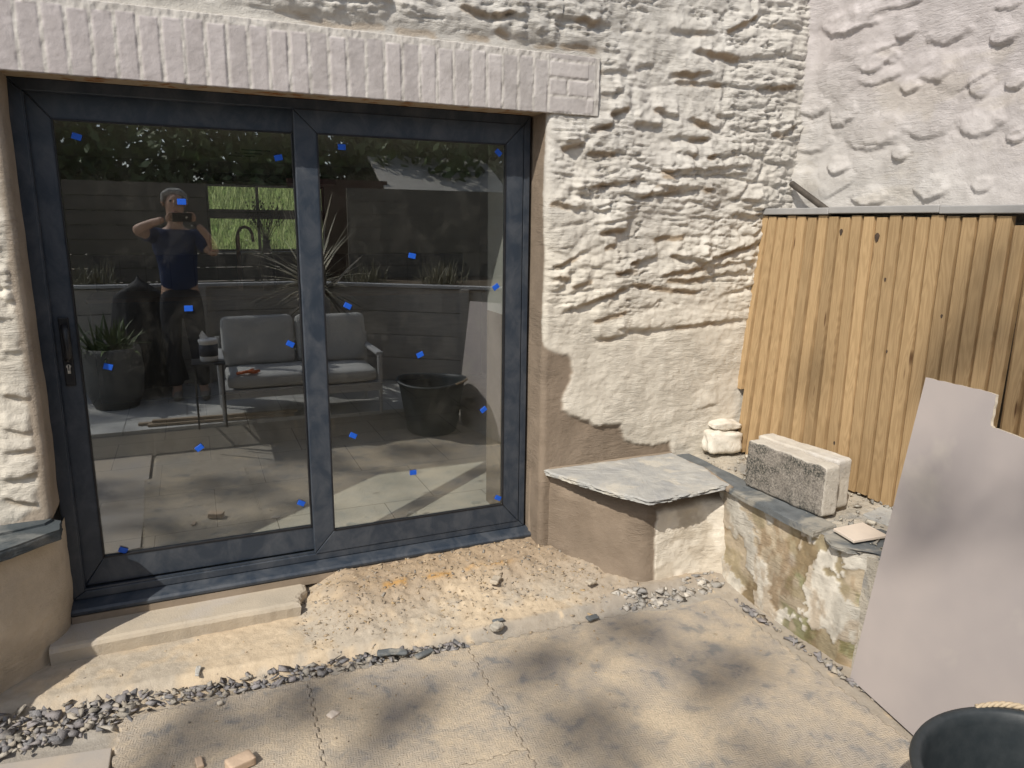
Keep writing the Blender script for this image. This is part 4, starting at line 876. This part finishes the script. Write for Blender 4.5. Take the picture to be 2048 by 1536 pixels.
# handle and lock
MB().box(.073, .110, .026, .034, .93, 1.21).build('lock_plate', M['black'], door, bevel=.004)
hd = MB().tube([(.092, .030, 1.17), (.094, .002, 1.175), (.100, -.016, 1.155), (.103, -.020, 1.10), (.100, -.016, 1.06), (.094, .002, 1.045), (.092, .030, 1.05)], [.011, .012, .013, .013, .013, .012, .011], 12).build('handle', M['black'], door, smooth=True)
kp = [(.0085*math.cos(t), .0085*math.sin(t)+.012) for t in np.linspace(-.9, math.pi+.9, 16)]+[(-.0055, -.017), (.0055, -.017)]
MB().prism(kp, -.0005, .006, Matrix.Translation((.092, .024, 1.0)) @ Matrix.Rotation(math.radians(90), 4, 'X')).build('lock_cylinder', M['metal'], door)
MB().box(.0905, .0935, .0155, .018, .996, 1.018).build('keyhole', M['black'], door)
STK = [(.209, 1.903), (.952, 1.858), (1.216, 1.912), (1.954, 1.923), (.56, 1.667), (.552, 1.228), (1.523, 1.443), (1.216, 1.22), (1.946, 1.289), (.959, 1.053), (1.554, .973), (.229, .998), (1.883, .669), (1.219, .604), (.548, .611), (1.509, .381), (1.967, .18), (.969, .288), (.209, .183)]
ang = [.3, -.2, 0, .7, 0, 0, .2, .5, -.6, .5, -.4, .3, -.6, .5, -.6, 0, .5, .5, .5]
tp = M['tape']
for (x, z), a in zip(STK, ang):
    yl = .0385 if x < 1.05 else .006; par = s1 if x < 1.05 else s2
    MM = Matrix.Translation((x, yl, z)) @ Matrix.Rotation(a, 4, 'Y'); mb = MB(); mb.box(-.017, .017, -.0015, .0025, -.012, .012, MM)
    mb.build('tape_square', tp, par, bevel=.001, seg=1)
# ================================================================ KITCHEN INSIDE
fl = MB().box(-1.5, 3.4, .20, 4.1, -.06, 0.0).build('kitchen_floor', M['floortile']); tag(fl, kind='structure')
xs = np.arange(.045, 2.052, .012); yy = np.arange(.075, .205, .012); XX, YY = np.meshgrid(xs, yy, indexing='ij')
hh = .000+.012*(fbm(XX*14, YY*14, 4, 501)-.5)+.01*(fbm(XX*40, YY*40, 3, 502)-.5)+.01
g = mesh_np('rough_screed', np.stack([XX, YY, hh], -1), gridfaces(*XX.shape), M['step'], None, True); tag(g, kind='structure')
cl = MB().box(-1.5, 3.4, .38, 4.1, 2.10, 2.24).build('kitchen_ceiling', M['ceiling']); tag(cl, kind='structure')
for i in range(3): pass
kit = empty('kitchen_room', (1, 4.0, 0), 'dim grey kitchen walls seen through the patio door glass', 'room')
wx0, wx1, wz0, wz1 = .745, 1.80, 1.30, 1.91
kb = MB(); kb.box(-1.5, wx0, 4.0, 4.15, 0, 2.1); kb.box(wx1, 3.4, 4.0, 4.15, 0, 2.1); kb.box(wx0, wx1, 4.0, 4.15, 0, wz0); kb.box(wx0, wx1, 4.0, 4.15, wz1, 2.1); kb.build('back_wall', M['wallpaint'], kit)
MB().box(-1.65, -1.5, .2, 4.15, -.1, 2.3).build('side_wall', M['wallpaint'], kit); MB().box(3.4, 3.55, .38, 4.15, -.1, 2.3).build('side_wall', M['wallpaint'], kit)
wn = empty('kitchen_window', (1.27, 4.0, 1.6), 'kitchen window with brown glazing bars looking out on a green grass bank', 'window')
wb = basic('dark_window_bar', (.10, .085, .07), (.08, .07, .06), 8, .6, bumps=None)
rect_frame(wx0, wx1, wz0, wz1, .022, .022, .022, .022, 4.02, 4.07, 'window_frame', wb, wn, .002)
MB().box(1.175, 1.200, 4.02, 4.06, wz0, wz1).box(wx0, wx1, 4.015, 4.065, 1.60, 1.685).build('glazing_bars', wb, wn)
MB().box(wx0+.01, wx1-.01, 4.04, 4.044, wz0, wz1).build('pane', M['winglass'], wn)
MB().box(wx0-.02, wx1+.03, 3.93, 4.02, wz0-.02, wz0).build('window_ledge', M['white'], wn)
rbl = MB(); rbl.tube([(.70, 3.95, 1.965), (1.9, 3.95, 1.965)], .03, 14); rbl.box(.70, 1.9, 3.92, 3.925, 1.93, 2.0)
o = rbl.build('roller_blind', M['dark'], None); tag(o, 'dark rolled up blind above the kitchen window', 'blind')
cn = empty('kitchen_counter', (1.2, 3.7, 0), 'dark kitchen units with a timber worktop under the window', 'kitchen counter')
MB().box(-.2, 3.2, 3.42, 3.98, .08, .92).build('cabinet', M['dark'], cn); MB().box(-.22, 3.22, 3.38, 3.99, .92, .955).build('worktop', M['worktop'], cn, bevel=.003)
tlm = floortile('metro_tile', (.07, .07, .072), (.06, .06, .062), .2, .1, .004)
MB().box(-.2, 3.2, 3.985, 3.998, .956, 1.275).build('tiled_splashback', tlm, cn)
tapm = MB().tube([(.98, 3.82, .956), (.98, 3.82, 1.42), (.985, 3.80, 1.48), (1.01, 3.775, 1.52), (1.045, 3.75, 1.53), (1.08, 3.735, 1.515), (1.10, 3.725, 1.47), (1.105, 3.72, 1.40)], [.02]*2+[.014]*6, 12)
o = tapm.build('kitchen_tap', M['copper'], None, smooth=True); tag(o, 'tall copper swan neck tap in front of the kitchen window', 'tap')
va = empty('flower_vase', (1.22, 3.75, .955), 'dark vase of dried dark stems standing right of the tap', 'vase')
v, f = lathe([(0, 0), (.05, 0), (.065, .1), (.07, .25), (.045, .36), (.03, .42), (.04, .46), (.034, .46), (.024, .42), (0, .40)], 20, (1.22, 3.75, .956))
MB().add(v, f).build('vase_body', M['dark'], va, smooth=True)
rs = np.random.RandomState(8); mb = MB(); 
for i in range(34):
    a = rs.rand()*6.28; l = .18+.22*rs.rand(); sp = .05+.15*rs.rand(); p = Vector((1.22, 3.75, 1.38)); q = p+Vector((math.cos(a)*sp, math.sin(a)*sp*.6, l)); mb.tube([p, p.lerp(q, .5)+Vector((0, 0, .02)), q], [.0022, .002, .0015], 5)
    for k in range(4): c = p.lerp(q, .7+.1*k)+Vector(rs.normal(size=3)*.006); mb.tube([c, c+Vector((.004, 0, .018))], .005, 5)
mb.build('dried_stems', M['twig'], va)
for i, (x, y) in enumerate([(.98, 2.6), (.95, 2.9), (.92, 3.2)]):
    o = MB().box(x, x+.20, y, y+.012, 2.094, 2.0999).build('ceiling_slot', M['dark'], None)
    tag(o, 'thin dark slot in the kitchen ceiling, %s the door' % ('nearest' if i == 0 else ('midway from' if i == 1 else 'farthest from')), 'ceiling slot', 'thin dark slots in the kitchen ceiling')
# grass bank outside the kitchen window
xs = np.arange(-6, 9, .25); yy = np.arange(4.3, 14, .25); XX, YY = np.meshgrid(xs, yy, indexing='ij')
zz = np.where(YY < 5.8, .2+.05*fbm(XX, YY, 2, 4), .2+(YY-5.8)*.62+.3*(fbm(XX*.8, YY*.8, 3, 5)-.5))
g = mesh_np('grass_bank', np.stack([XX, YY, zz], -1), gridfaces(*XX.shape), M['grassground'], None, True); tag(g, kind='structure')
rs = np.random.RandomState(12); n = 26000; bx = rs.rand(n)*5.0-.5; by = 5.9+rs.rand(n)*4.2; bz = .2+(by-5.8)*.62+.3*(fbm(bx*.8, by*.8, 3, 5)-.5)
ln = .10+.16*rs.rand(n); a = rs.rand(n)*6.28; lean = rs.normal(size=(n, 2))*.06; w_ = .008
V = np.empty((n, 3, 3)); V[:, 0] = np.stack([bx-w_*np.cos(a), by-w_*np.sin(a), bz-.02], -1); V[:, 1] = np.stack([bx+w_*np.cos(a), by+w_*np.sin(a), bz-.02], -1); V[:, 2] = np.stack([bx+lean[:, 0], by+lean[:, 1], bz+ln], -1)
g = mesh_np('bank_grass', V, np.arange(n*3).reshape(-1, 3), M['grassbl']); tag(g, 'sunlit green grass on the bank beyond the kitchen window', 'grass', kind='stuff')
# ================================================================ COURTYARD BEHIND THE CAMERA (seen mirrored in the glass)
def blades(name, c, n, L, spread, mat, seed, parent=None, w=.012, up=.4, droop=.5, segs=6):
    rs = np.random.RandomState(seed); V = []; F = []; k = 0
    for i in range(n):
        a = rs.rand()*6.283; el = up+(1.45-up)*rs.rand()**(1.7 if L > .9 else 1.1); l = L*(.6+.4*rs.rand())*(.55 if (L > .7 and math.sin(a) > .1) else 1.); d = np.array([math.cos(a)*math.cos(el), math.sin(a)*math.cos(el), math.sin(el)]); sd = np.array([-math.sin(a), math.cos(a), 0])
        p0 = np.array(c)+np.array([rs.normal()*spread, rs.normal()*spread, 0])
        for s in range(segs+1):
            t_ = s/segs; p = p0+d*l*t_-np.array([0, 0, droop*l*t_**2*.4*math.cos(el)]); ww = w*(1-t_**2*.95)
            V += [p-sd*ww, p+sd*ww]
            if s: F.append((k, k+1, k+3, k+2)); k += 2
        k += 2
    return mesh_np(name, np.array(V), F, mat, parent)
# retaining boards and posts
rf = empty('garden_retaining_fence', (1.5, -4.2, 0), 'low grey board retaining fence with capping, reflected behind the sofa', 'fence')
pts = [(-2.6, -4.35), (1.75, -4.25), (3.9, -2.75)]
for (xa, ya), (xb, yb) in zip(pts[:-1], pts[1:]):
    L = math.hypot(xb-xa, yb-ya); an = math.atan2(yb-ya, xb-xa); MM = T(xa, ya, 0, an)
    for k in range(4): MB().box(0, L, -.03-.004*(k % 2), 0, .01+k*.235, .240+k*.235, MM).build('gravel_board', M['greytimber'], rf, bevel=.004)
    MB().box(-.02, L+.02, -.07, .03, .955, .985, MM).build('capping', basic('pale_capping', (.50, .50, .50), (.44, .44, .44), 5, .6, bumps=None), rf, bevel=.004)
    for xx in ((1.2, 3.2) if xa < 0 else (.05, 1.5)): MB().box(xx, xx+.09, 0.0, .05, .0, .955, MM).build('post', M['greytimber'], rf, bevel=.004)
bed = MB(); bed.box(-2.6, 1.9, -5.6, -4.36, .0, .90); bed.box(1.9, 6.5, -5.6, -4.2, 0, .90); b = bed.build('planting_bed', M['soil'] if False else basic('bed_soil', (.12, .09, .06), (.08, .06, .04), 8, .95), None); tag(b, kind='structure')
k = 0
for (x, y, L, n, lab) in [(-.35, -4.8, .42, 260, 'pale feathery grass tuft at the left end of the planted bed'), (2.35, -4.75, .36, 240, 'reddish straw grass tuft behind the capping on the right'), (3.2, -4.7, .4, 200, 'straw grass clump at the right end of the planted bed')]:
    o = blades('ornamental_grass', (x, y, .9), n, L, .10, M['straw'], 30+k, None, .004, .5, 1.6, 5); tag(o, lab, 'grass plant'); k += 1
# spiky plant beside the sofa
sp = empty('spiky_plant', (1.62, -3.62, 0), 'spiky cordyline with long narrow dry leaves rising behind the sofa', 'plant')
blades('leaves', (1.60, -3.62, 1.0), 130, .98, .02, M['blade'], 44, sp, .013, -.1, .7, 7)
blades('dry_leaves', (1.68, -3.60, .95), 46, .85, .03, M['darktimber'], 45, sp, .018, -1.1, .3, 6)
MB().tube([(1.60, -3.62, .35), (1.61, -3.62, .7), (1.60, -3.62, 1.0)], [.05, .04, .035], 10).build('stem', M['bark'], sp)
v, f = lathe([(0, 0), (.16, 0), (.2, .2), (.22, .4), (.24, .42), (.22, .43), (.2, .38), (0, .36)], 28, (1.60, -3.62, 0)); MB().add(v, f).build('planter', M['pot'], sp, smooth=True)
# dark cladding fence, door, hedge behind
cf_ = empty('dark_board_fence', (2, -5.7, 0), 'tall dark horizontal board fence behind the planted bed', 'fence')
for k in range(7):
    MB().box(-2.2, 2.0, -5.72, -5.69, .9+k*.155, 1.048+k*.155).box(2.35, 7.0, -5.72, -5.69, .9+k*.155, 1.048+k*.155).build('board', M['darktimber'], cf_)
sh = empty('garden_shed', (3.6, -6.3, 0), 'dark garden shed with red brown door and pitched roof', 'shed')
MB().box(1.75, 3.0, -6.35, -6.30, .0, 2.1).build('door', M['redtimber'], sh)
MB().box(3.02, 4.6, -6.9, -6.32, 0, 2.0).build('wall', M['darktimber'], sh)
MB().add([(2.95, -6.2, 1.95), (4.7, -6.2, 1.95), (4.7, -7.2, 2.45), (2.95, -7.2, 2.45), (2.95, -6.2, 2.0), (4.7, -6.2, 2.0), (4.7, -7.2, 2.5), (2.95, -7.2, 2.5)], [(0, 3, 2, 1), (4, 5, 6, 7), (0, 1, 5, 4), (1, 2, 6, 5), (2, 3, 7, 6), (3, 0, 4, 7)]).build('roof', M['greytimber'], sh)
def leafcloud(n, centers, rad, size, seed):
    rs = np.random.RandomState(seed); c = np.array(centers, float); ids = rs.randint(len(c), size=n)
    r = rs.normal(size=(n, 3)); r /= np.linalg.norm(r, axis=1)[:, None]; r *= (rs.rand(n, 1)**.4); R_ = np.array(rad, float)
    P = c[ids]+r*(R_[ids][:, None] if R_.ndim == 1 else R_)
    a = rs.normal(size=(n, 3)); a /= np.linalg.norm(a, axis=1)[:, None]; b = rs.normal(size=(n, 3)); b -= (b*a).sum(1)[:, None]*a; b /= np.linalg.norm(b, axis=1)[:, None]
    s = size*(.6+.8*rs.rand(n, 1))
    return np.stack([P-a*s, P+b*s*.5, P+a*s, P-b*s*.5], 1), np.arange(n*4).reshape(-1, 4)
for i, (x, y, h_) in enumerate([(-3.2, -8.3, 4.2), (-.6, -8.0, 3.6), (1.9, -8.4, 4.4), (4.6, -8.2, 3.8), (7.2, -8.0, 4.3)]):
    tr = empty('garden_tree', (x, y, 0), ['dark bushy tree at the far left beyond the fence', 'dark round tree beyond the fence behind the person', 'tall dark tree beyond the red brown shed door', 'dark leafy tree above the shed roof', 'dark tree at the far right beyond the shed'][i], 'tree', 'dark trees beyond the courtyard fence')
    rs = np.random.RandomState(60+i); cs = [(x+rs.normal()*.9, y+rs.normal()*.5, 1.3+rs.rand()*(h_-1.5)) for _ in range(20)]
    V, F = leafcloud(11000, cs, [.6+.4*rs.rand() for _ in cs], .075, 70+i); mesh_np('crown', V, F, M['leaf'], tr)
    mb = MB().tube([(x, y, -.1), (x+.05, y, 1.2), (x, y, h_-.8)], [.13, .10, .04], 10)
    for cc in cs[:7]: mb.tube([(x, y, min(1.3, cc[2]-.2)), ((x+cc[0])/2, (y+cc[1])/2, cc[2]-.15), cc], [.05, .035, .012], 7)
    mb.build('trunk', M['bark'], tr)
# ---- tall tree towards the sun: its crown gives the soft dapples
D = 19.0
dap = [(.50, -.84, .12, 70), (.85, -.80, .12, 60), (.2, -1.12, .14, 60), (1.15, -1.02, .13, 75), (1.75, -.93, .14, 60), (2.2, -.92, .13, 55), (1.75, -1.4, .16, 75), (2.4, -1.28, .14, 60),
       (.7, -1.6, .2, 120), (1.3, -2.0, .2, 100), (.0, -1.7, .25, 120), (2.1, -1.95, .2, 100), (1.5, -2.9, .4, 160), (-.4, -3.6, .6, 420), (.5, -4.4, .7, 420), (2.2, -4.2, .7, 300), (3.3, -3.6, .6, 300), (-.8, -1.2, .3, 150)]
tt = empty('tall_tree', (-12.5, -11.5, -.2), 'tall loose leaved tree beyond the courtyard whose shade dapples the ground', 'tree')
cs = []; rd = []; Vs = []; Fs = []; kk = 0
def addcl(P, r, n, seed, size=.085):
    global kk
    n = int(n*.5); V, F = leafcloud(n, [P], [r*1.4], size, seed); Vs.append(V.reshape(-1, 3)); Fs.append(F+kk); kk += n*4; cs.append(P)
for i, (x, y, r, n) in enumerate(dap): addcl(tuple(Vector((x, y, -.17))+SUNV*(D+(i % 5)*.5)), r, int(n*1.0), 300+i)
for i, (x, y, z, r, n) in enumerate([(3.02, -1.62, .55, .13, 80), (3.0, -1.95, .62, .12, 40), (3.45, -1.40, 1.15, .13, 110), (3.45, -1.62, .9, .15, 110), (3.45, -1.47, 1.48, .07, 40), (3.45, -1.75, 1.3, .12, 80), (3.4, -.65, .9, .06, 14)]):
    addcl(tuple(Vector((x, y, z))+SUNV*(D+.3*i)), r, n, 340+i, .06)
mesh_np('crown', np.concatenate(Vs), np.concatenate(Fs), M['leaf'], tt)
c0 = Vector(np.mean(cs, axis=0)); mb = MB().tube([(-12.5, -11.5, -.3), (-12.3, -11.4, 5), c0+Vector((-.6, -.5, -4)), c0+Vector((-.3, 0, -2.2))], [.34, .28, .2, .04], 14)
for cc in [c for c in cs if (Vector(c)-SUNV*(D+1)).y < -3.3][::2]: mb.tube([c0+Vector((-.3, 0, -2.2)), Vector(cc).lerp(c0, .4)+Vector((0, 0, -.6)), cc], [.02, .010, .005], 6)
mb.build('trunk', M['bark'], tt)
# ---------------------------------------------------------------- sofa
sf_ = empty('garden_sofa', (1.35, -2.9, 0), 'low two seat garden sofa with pale metal frame and grey cushions', 'sofa')
def tubbox(mb, p, q, s): mb.box(min(p[0], q[0])-s, max(p[0], q[0])+s, min(p[1], q[1])-s, max(p[1], q[1])+s, min(p[2], q[2])-s, max(p[2], q[2])+s)
for (x, y) in ((.73, -2.60), (1.97, -2.60), (.73, -3.18), (1.97, -3.18)):
    MB().tube([(x, y, 0), (x, y, .50 if y > -3 else .62)], [.014, .022], 10).build('leg', M['whitemetal'], sf_)
for x in (.73, 1.97): MB().box(x-.03, x+.03, -3.20, -2.60, .50, .525).build('armrest', M['whitemetal'], sf_, bevel=.006)
MB().box(.73, 1.97, -2.63, -2.59, .20, .27).box(.73, 1.97, -3.2, -3.16, .20, .27).box(.73, 1.97, -3.2, -2.60, .235, .25).box(.73, 1.97, -3.22, -3.19, .5, .56).build('seat_frame', M['whitemetal'], sf_, bevel=.004)
def cushion(name, x0, x1, y0, y1, z0, z1, M4=None):
    return rough_box(name, (x1-x0, y1-y0, z1-z0), M['fabric'], 10, min(.05, (z1-z0)*.45, (y1-y0)*.45), .004, 3, (M4 or Matrix()) @ Matrix.Translation(((x0+x1)/2, (y0+y1)/2, (z0+z1)/2)), sf_, fs=4)
cushion('seat_cushion', .77, 1.95, -3.1, -2.58, .27, .39)
for a, b in ((.76, 1.35), (1.37, 1.96)): cushion('back_cushion', a, b, -.07, .07, 0, .42, Matrix.Translation((0, -3.08, .38)) @ Matrix.Rotation(math.radians(12), 4, 'X'))
st = empty('side_table', (.66, -2.62, 0), 'small dark side table beside the sofa carrying a tub of wipes', 'table')
MB().box(.52, .76, -2.76, -2.50, .50, .515).build('table_top', M['dark'], st, bevel=.003)
for x in (.54, .74):
    for y in (-2.74, -2.52): MB().tube([(x, y, 0), (x, y, .5)], .008, 6).build('leg', M['dark'], st)
tb = empty('wipes_tub', (.65, -2.62, .515), 'white tub of wipes with navy label and a wipe pulled up through the lid', 'tub')
v, f = lathe([(0, 0), (.060, 0), (.067, .02), (.067, .15), (.072, .152), (.072, .170), (.062, .176), (0, .178)], 28, (.65, -2.62, .516)); MB().add(v, f).build('tub_body', M['white'], tb, smooth=True)
v, f = lathe([(.0676, .045), (.0684, .045), (.0684, .135), (.0676, .135)], 28, (.65, -2.62, .516)); MB().add(v, f).build('label', M['navylabel'], tb, smooth=True)
MB().add([(.60, -2.62, .69), (.64, -2.60, .69), (.66, -2.63, .69), (.615, -2.61, .76), (.59, -2.62, .72)], [(0, 1, 3, 4), (1, 2, 3)]).build('wipe', M['white'], tb)
pl_ = MB().tube([(.84, -2.60, .402), (.92, -2.62, .410), (1.0, -2.60, .405)], [.008, .012, .010], 8).tube([(.84, -2.64, .402), (.92, -2.62, .412), (1.02, -2.66, .405)], [.008, .012, .010], 8).tube([(.92, -2.62, .41), (.97, -2.70, .41)], .012, 8)
o = pl_.build('pliers', M['orange'], None, smooth=True); tag(o, 'orange handled pliers lying open on the sofa seat', 'pliers')
bb = empty('covered_barbecue', (.02, -4.0, 0), 'black fabric cover draped over a barbecue behind the person', 'barbecue cover')
us_ = np.linspace(0, 2*math.pi, 90); ts_ = np.linspace(0, 1, 40); UU, TT = np.meshgrid(us_, ts_, indexing='ij')
fold = 1+.09*np.sin(UU*7+TT*2)*TT+.05*np.sin(UU*13+1)*TT; rx = (.20+.12*TT)*fold; ry = (.20+.10*TT)*fold; zz_ = 1.02-TT*.92-.05*np.cos(UU*2)*(1-TT)
zz_ = np.where(TT < .08, zz_+.03*(1-TT/.08), zz_); rx = rx*ss(-.001, .08, TT); ry = ry*ss(-.001, .08, TT)
mesh_np('cover', np.stack([.12+rx*np.cos(UU), -4.02+ry*np.sin(UU), zz_], -1), gridfaces(*UU.shape), M['tarp'], bb, True)
# timber lengths
for i, (dx, dy, dz, lab) in enumerate([(0, 0, 0, 'lower timber batten lying on the paving, nearer the door'), (-.07, -.06, 0, 'timber batten lying behind the first on the paving'), (.03, -.03, .022, 'short timber batten resting on the other two')]):
    o = MB().box(-.55, .55, -.022, .022, 0, .021, T(.72+dx, -2.72+dy, .001+dz, .05)).build('timber_batten', basic('batten_%d' % i, (.34, .27, .20), (.28, .22, .16), 20, .8, stretch=(1, 12, 12), bumps=None), None, bevel=.002); tag(o, lab, 'timber batten', 'timber battens on the paving')
# planter at left
po = empty('large_planter', (-.1, -3.55, 0), 'large rounded grey planter with a dark sprawling plant at the left', 'planter')
v, f = lathe([(0, 0), (.17, 0), (.215, .12), (.235, .3), (.225, .47), (.215, .52), (.2, .52), (.2, .46), (0, .44)], 36, (-.1, -3.55, 0)); MB().add(v, f).build('pot', M['pot'], po, smooth=True)
blades('foliage', (-.1, -3.55, .47), 90, .42, .08, M['leaf'], 55, po, .016, .3, 1.2, 5)
# ================================================================ PERSON WITH PHONE
def skin(name, chains, mat, parent=None, sub=2, root=0):
    V = []; E_ = []; R_ = []
    for ch in chains:
        prev = None
        for it in ch:
            if isinstance(it, int): prev = it; continue
            V.append(it[:3]); R_.append(it[3:]); i = len(V)-1
            if prev is not None: E_.append((prev, i))
            prev = i
    me = bpy.data.meshes.new(name); me.from_pydata(V, E_, []); ob = bpy.data.objects.new(name, me); COL.objects.link(ob)
    ob.modifiers.new('s', 'SKIN'); ob.modifiers.new('u', 'SUBSURF').levels = sub; ob.modifiers['u'].render_levels = sub
    for i, r in enumerate(R_): d = me.skin_vertices[0].data[i]; d.radius = (r[0], r[1] if len(r) > 1 else r[0]); d.use_root = (i == root)
    dg = bpy.context.evaluated_depsgraph_get(); m2 = bpy.data.meshes.new_from_object(ob.evaluated_get(dg)); bpy.data.objects.remove(ob, do_unlink=True)
    for p in m2.polygons: p.use_smooth = True
    m2.name = name; return link(name, m2, mat, parent)
pe = empty('person', (.45, -3.62, 0), 'grey haired person in blue t-shirt and dark work trousers holding up a phone', 'person')
phc = CAM-cf*.016-cr*.035
Lh = phc-cr*.085-cf*.01; Rh = phc+cr*.085-cf*.01
body = skin('body', [
    [(.47, -3.68, .95, .15, .11), (.47, -3.69, 1.12, .14, .10), (.47, -3.68, 1.30, .165, .11), (.47, -3.66, 1.42, .13, .09), (.475, -3.645, 1.52, .055, .055), (.48, -3.62, 1.60, .065, .075), (.485, -3.60, 1.68, .078, .095), (.485, -3.60, 1.75, .080, .098), (.485, -3.61, 1.81, .045, .055)],
    [3, (.31, -3.66, 1.44, .06), (.245, -3.58, 1.47, .052), (.175, -3.46, 1.50, .045), (.30, -3.43, 1.555, .038), (Lh.x-.06, Lh.y-.04, Lh.z-.02, .028)],
    [3, (.63, -3.66, 1.43, .06), (.70, -3.60, 1.36, .052), (.78, -3.54, 1.30, .045), (.74, -3.46, 1.43, .036), (Rh.x+.04, Rh.y-.05, Rh.z-.06, .027)],
    [0, (.38, -3.68, .86, .095), (.37, -3.66, .50, .062), (.37, -3.70, .28, .055), (.38, -3.71, .09, .042), (.37, -3.60, .05, .04), (.365, -3.52, .04, .03)],
    [0, (.56, -3.68, .86, .095), (.58, -3.64, .50, .062), (.59, -3.66, .28, .055), (.60, -3.67, .09, .042), (.61, -3.56, .05, .04), (.615, -3.48, .04, .03)]], M['skin'], pe)
def hand(c, side, nm='hand'):
    w_ = Vector(c); ch = []; base = []
    pal = [(w_.x-.035*side, w_.y-.03, w_.z-.02, .024, .014), (w_.x-.01*side, w_.y-.012, w_.z-.005, .034, .014)]
    chs = [pal]
    for i, l in enumerate((.060, .068, .064, .050)):
        o_ = cu*(.030-.020*i); p = w_+o_; a = p+cr*side*(l*.40)-cf*.004; b_ = a+cr*side*(l*.35)+cf*.004; 
        chs.append([1, (p.x, p.y, p.z, .0095), (a.x, a.y, a.z, .0088), (b_.x, b_.y, b_.z, .0078)])
    t1 = w_-cu*.035-cf*.012; t2 = t1+cr*side*.035-cf*.004
    chs.append([0, (t1.x, t1.y, t1.z, .011), (t2.x, t2.y, t2.z, .009)])
    return skin(nm, chs, M['skin'], pe, 2)
hand(Lh-cr*.01-cf*.012, 1); hand(Rh+cr*.01-cf*.012, -1)
skin('tshirt', [[(.47, -3.68, .93, .178, .132), (.47, -3.69, 1.12, .160, .12), (.47, -3.68, 1.30, .185, .13), (.47, -3.66, 1.43, .145, .10), (.472, -3.65, 1.49, .075, .07)],
    [3, (.31, -3.66, 1.45, .078), (.255, -3.60, 1.465, .072), (.23, -3.56, 1.475, .070)], [3, (.63, -3.66, 1.44, .078), (.70, -3.60, 1.365, .070), (.73, -3.58, 1.34, .066)]], M['tshirt'], pe)
skin('trousers', [[(.47, -3.68, 1.06, .158, .122), (.47, -3.68, .92, .165, .125)], [1, (.38, -3.68, .80, .105), (.37, -3.66, .50, .080), (.37, -3.70, .28, .075), (.38, -3.71, .10, .068)], [1, (.56, -3.68, .80, .105), (.58, -3.64, .50, .080), (.59, -3.66, .28, .075), (.60, -3.67, .10, .068)]], M['trousers'], pe)
for x, y in ((.375, -3.60), (.61, -3.56)): skin('boot', [[(x, y-.11, .10, .055), (x, y-.09, .05, .052), (x, y, .045, .045), (x, y+.09, .038, .038)]], M['shoe'], pe)
skin('hair', [[(.485, -3.63, 1.835, .050, .060), (.485, -3.650, 1.79, .092, .085), (.485, -3.67, 1.72, .085, .07), (.485, -3.68, 1.66, .06, .04)], [1, (.40, -3.60, 1.79, .025), (.398, -3.60, 1.73, .018)], [1, (.57, -3.60, 1.79, .025), (.572, -3.60, 1.73, .018)], [1, (.485, -3.555, 1.825, .045, .03)]], M['hair'], pe)
# face: nose, brows, eyes, mouth, ears
fy = -3.505
MB().tube([(.485, fy+.0, 1.745), (.485, fy+.018, 1.70), (.485, fy+.006, 1.69)], [.006, .012, .010], 8).build('nose', M['skin'], pe, smooth=True)
for x in (.455, .515):
    v, f = lathe([(0, -.010), (.008, -.006), (.010, 0), (.008, .006), (0, .010)], 12, (x, fy+.001, 1.742)); MB().add(v, f).build('eye', M['dark'], pe, smooth=True)
MB().tube([(.462, fy-.004, 1.655), (.485, fy+.004, 1.652), (.508, fy-.004, 1.655)], .006, 8).build('mouth', basic('lip', (.4, .2, .17)), pe, smooth=True)
for s in (-1, 1): MB().tube([(.485+s*.083, -3.60, 1.70), (.485+s*.095, -3.61, 1.73), (.485+s*.090, -3.60, 1.755)], [.009, .012, .008], 8).build('ear', M['skin'], pe, smooth=True)
ph = empty('smartphone', phc, 'black phone held up sideways by the person, camera facing the door', 'phone')
PM = Matrix(((cr.x, cu.x, -cf.x, phc.x), (cr.y, cu.y, -cf.y, phc.y), (cr.z, cu.z, -cf.z, phc.z), (0, 0, 0, 1)))
MB().box(-.080, .080, -.037, .037, -.004, .004, PM).build('phone_body', M['black'], ph, bevel=.003)
v, f = lathe([(0, 0), (.010, 0), (.010, -.001), (.0, -.001)], 20); MB().add([PM @ Vector((a+.035, b, c-.0045)) for a, b, c in v], f).build('lens', M['metal'], ph)
# ---------------------------------------------------------------- house roof slab keeps the kitchen dark
hs = MB().box(-1.65, 3.95, .39, 4.16, 2.26, 2.45).build('kitchen_flat_roof', M['coping'], None); tag(hs, kind='structure')
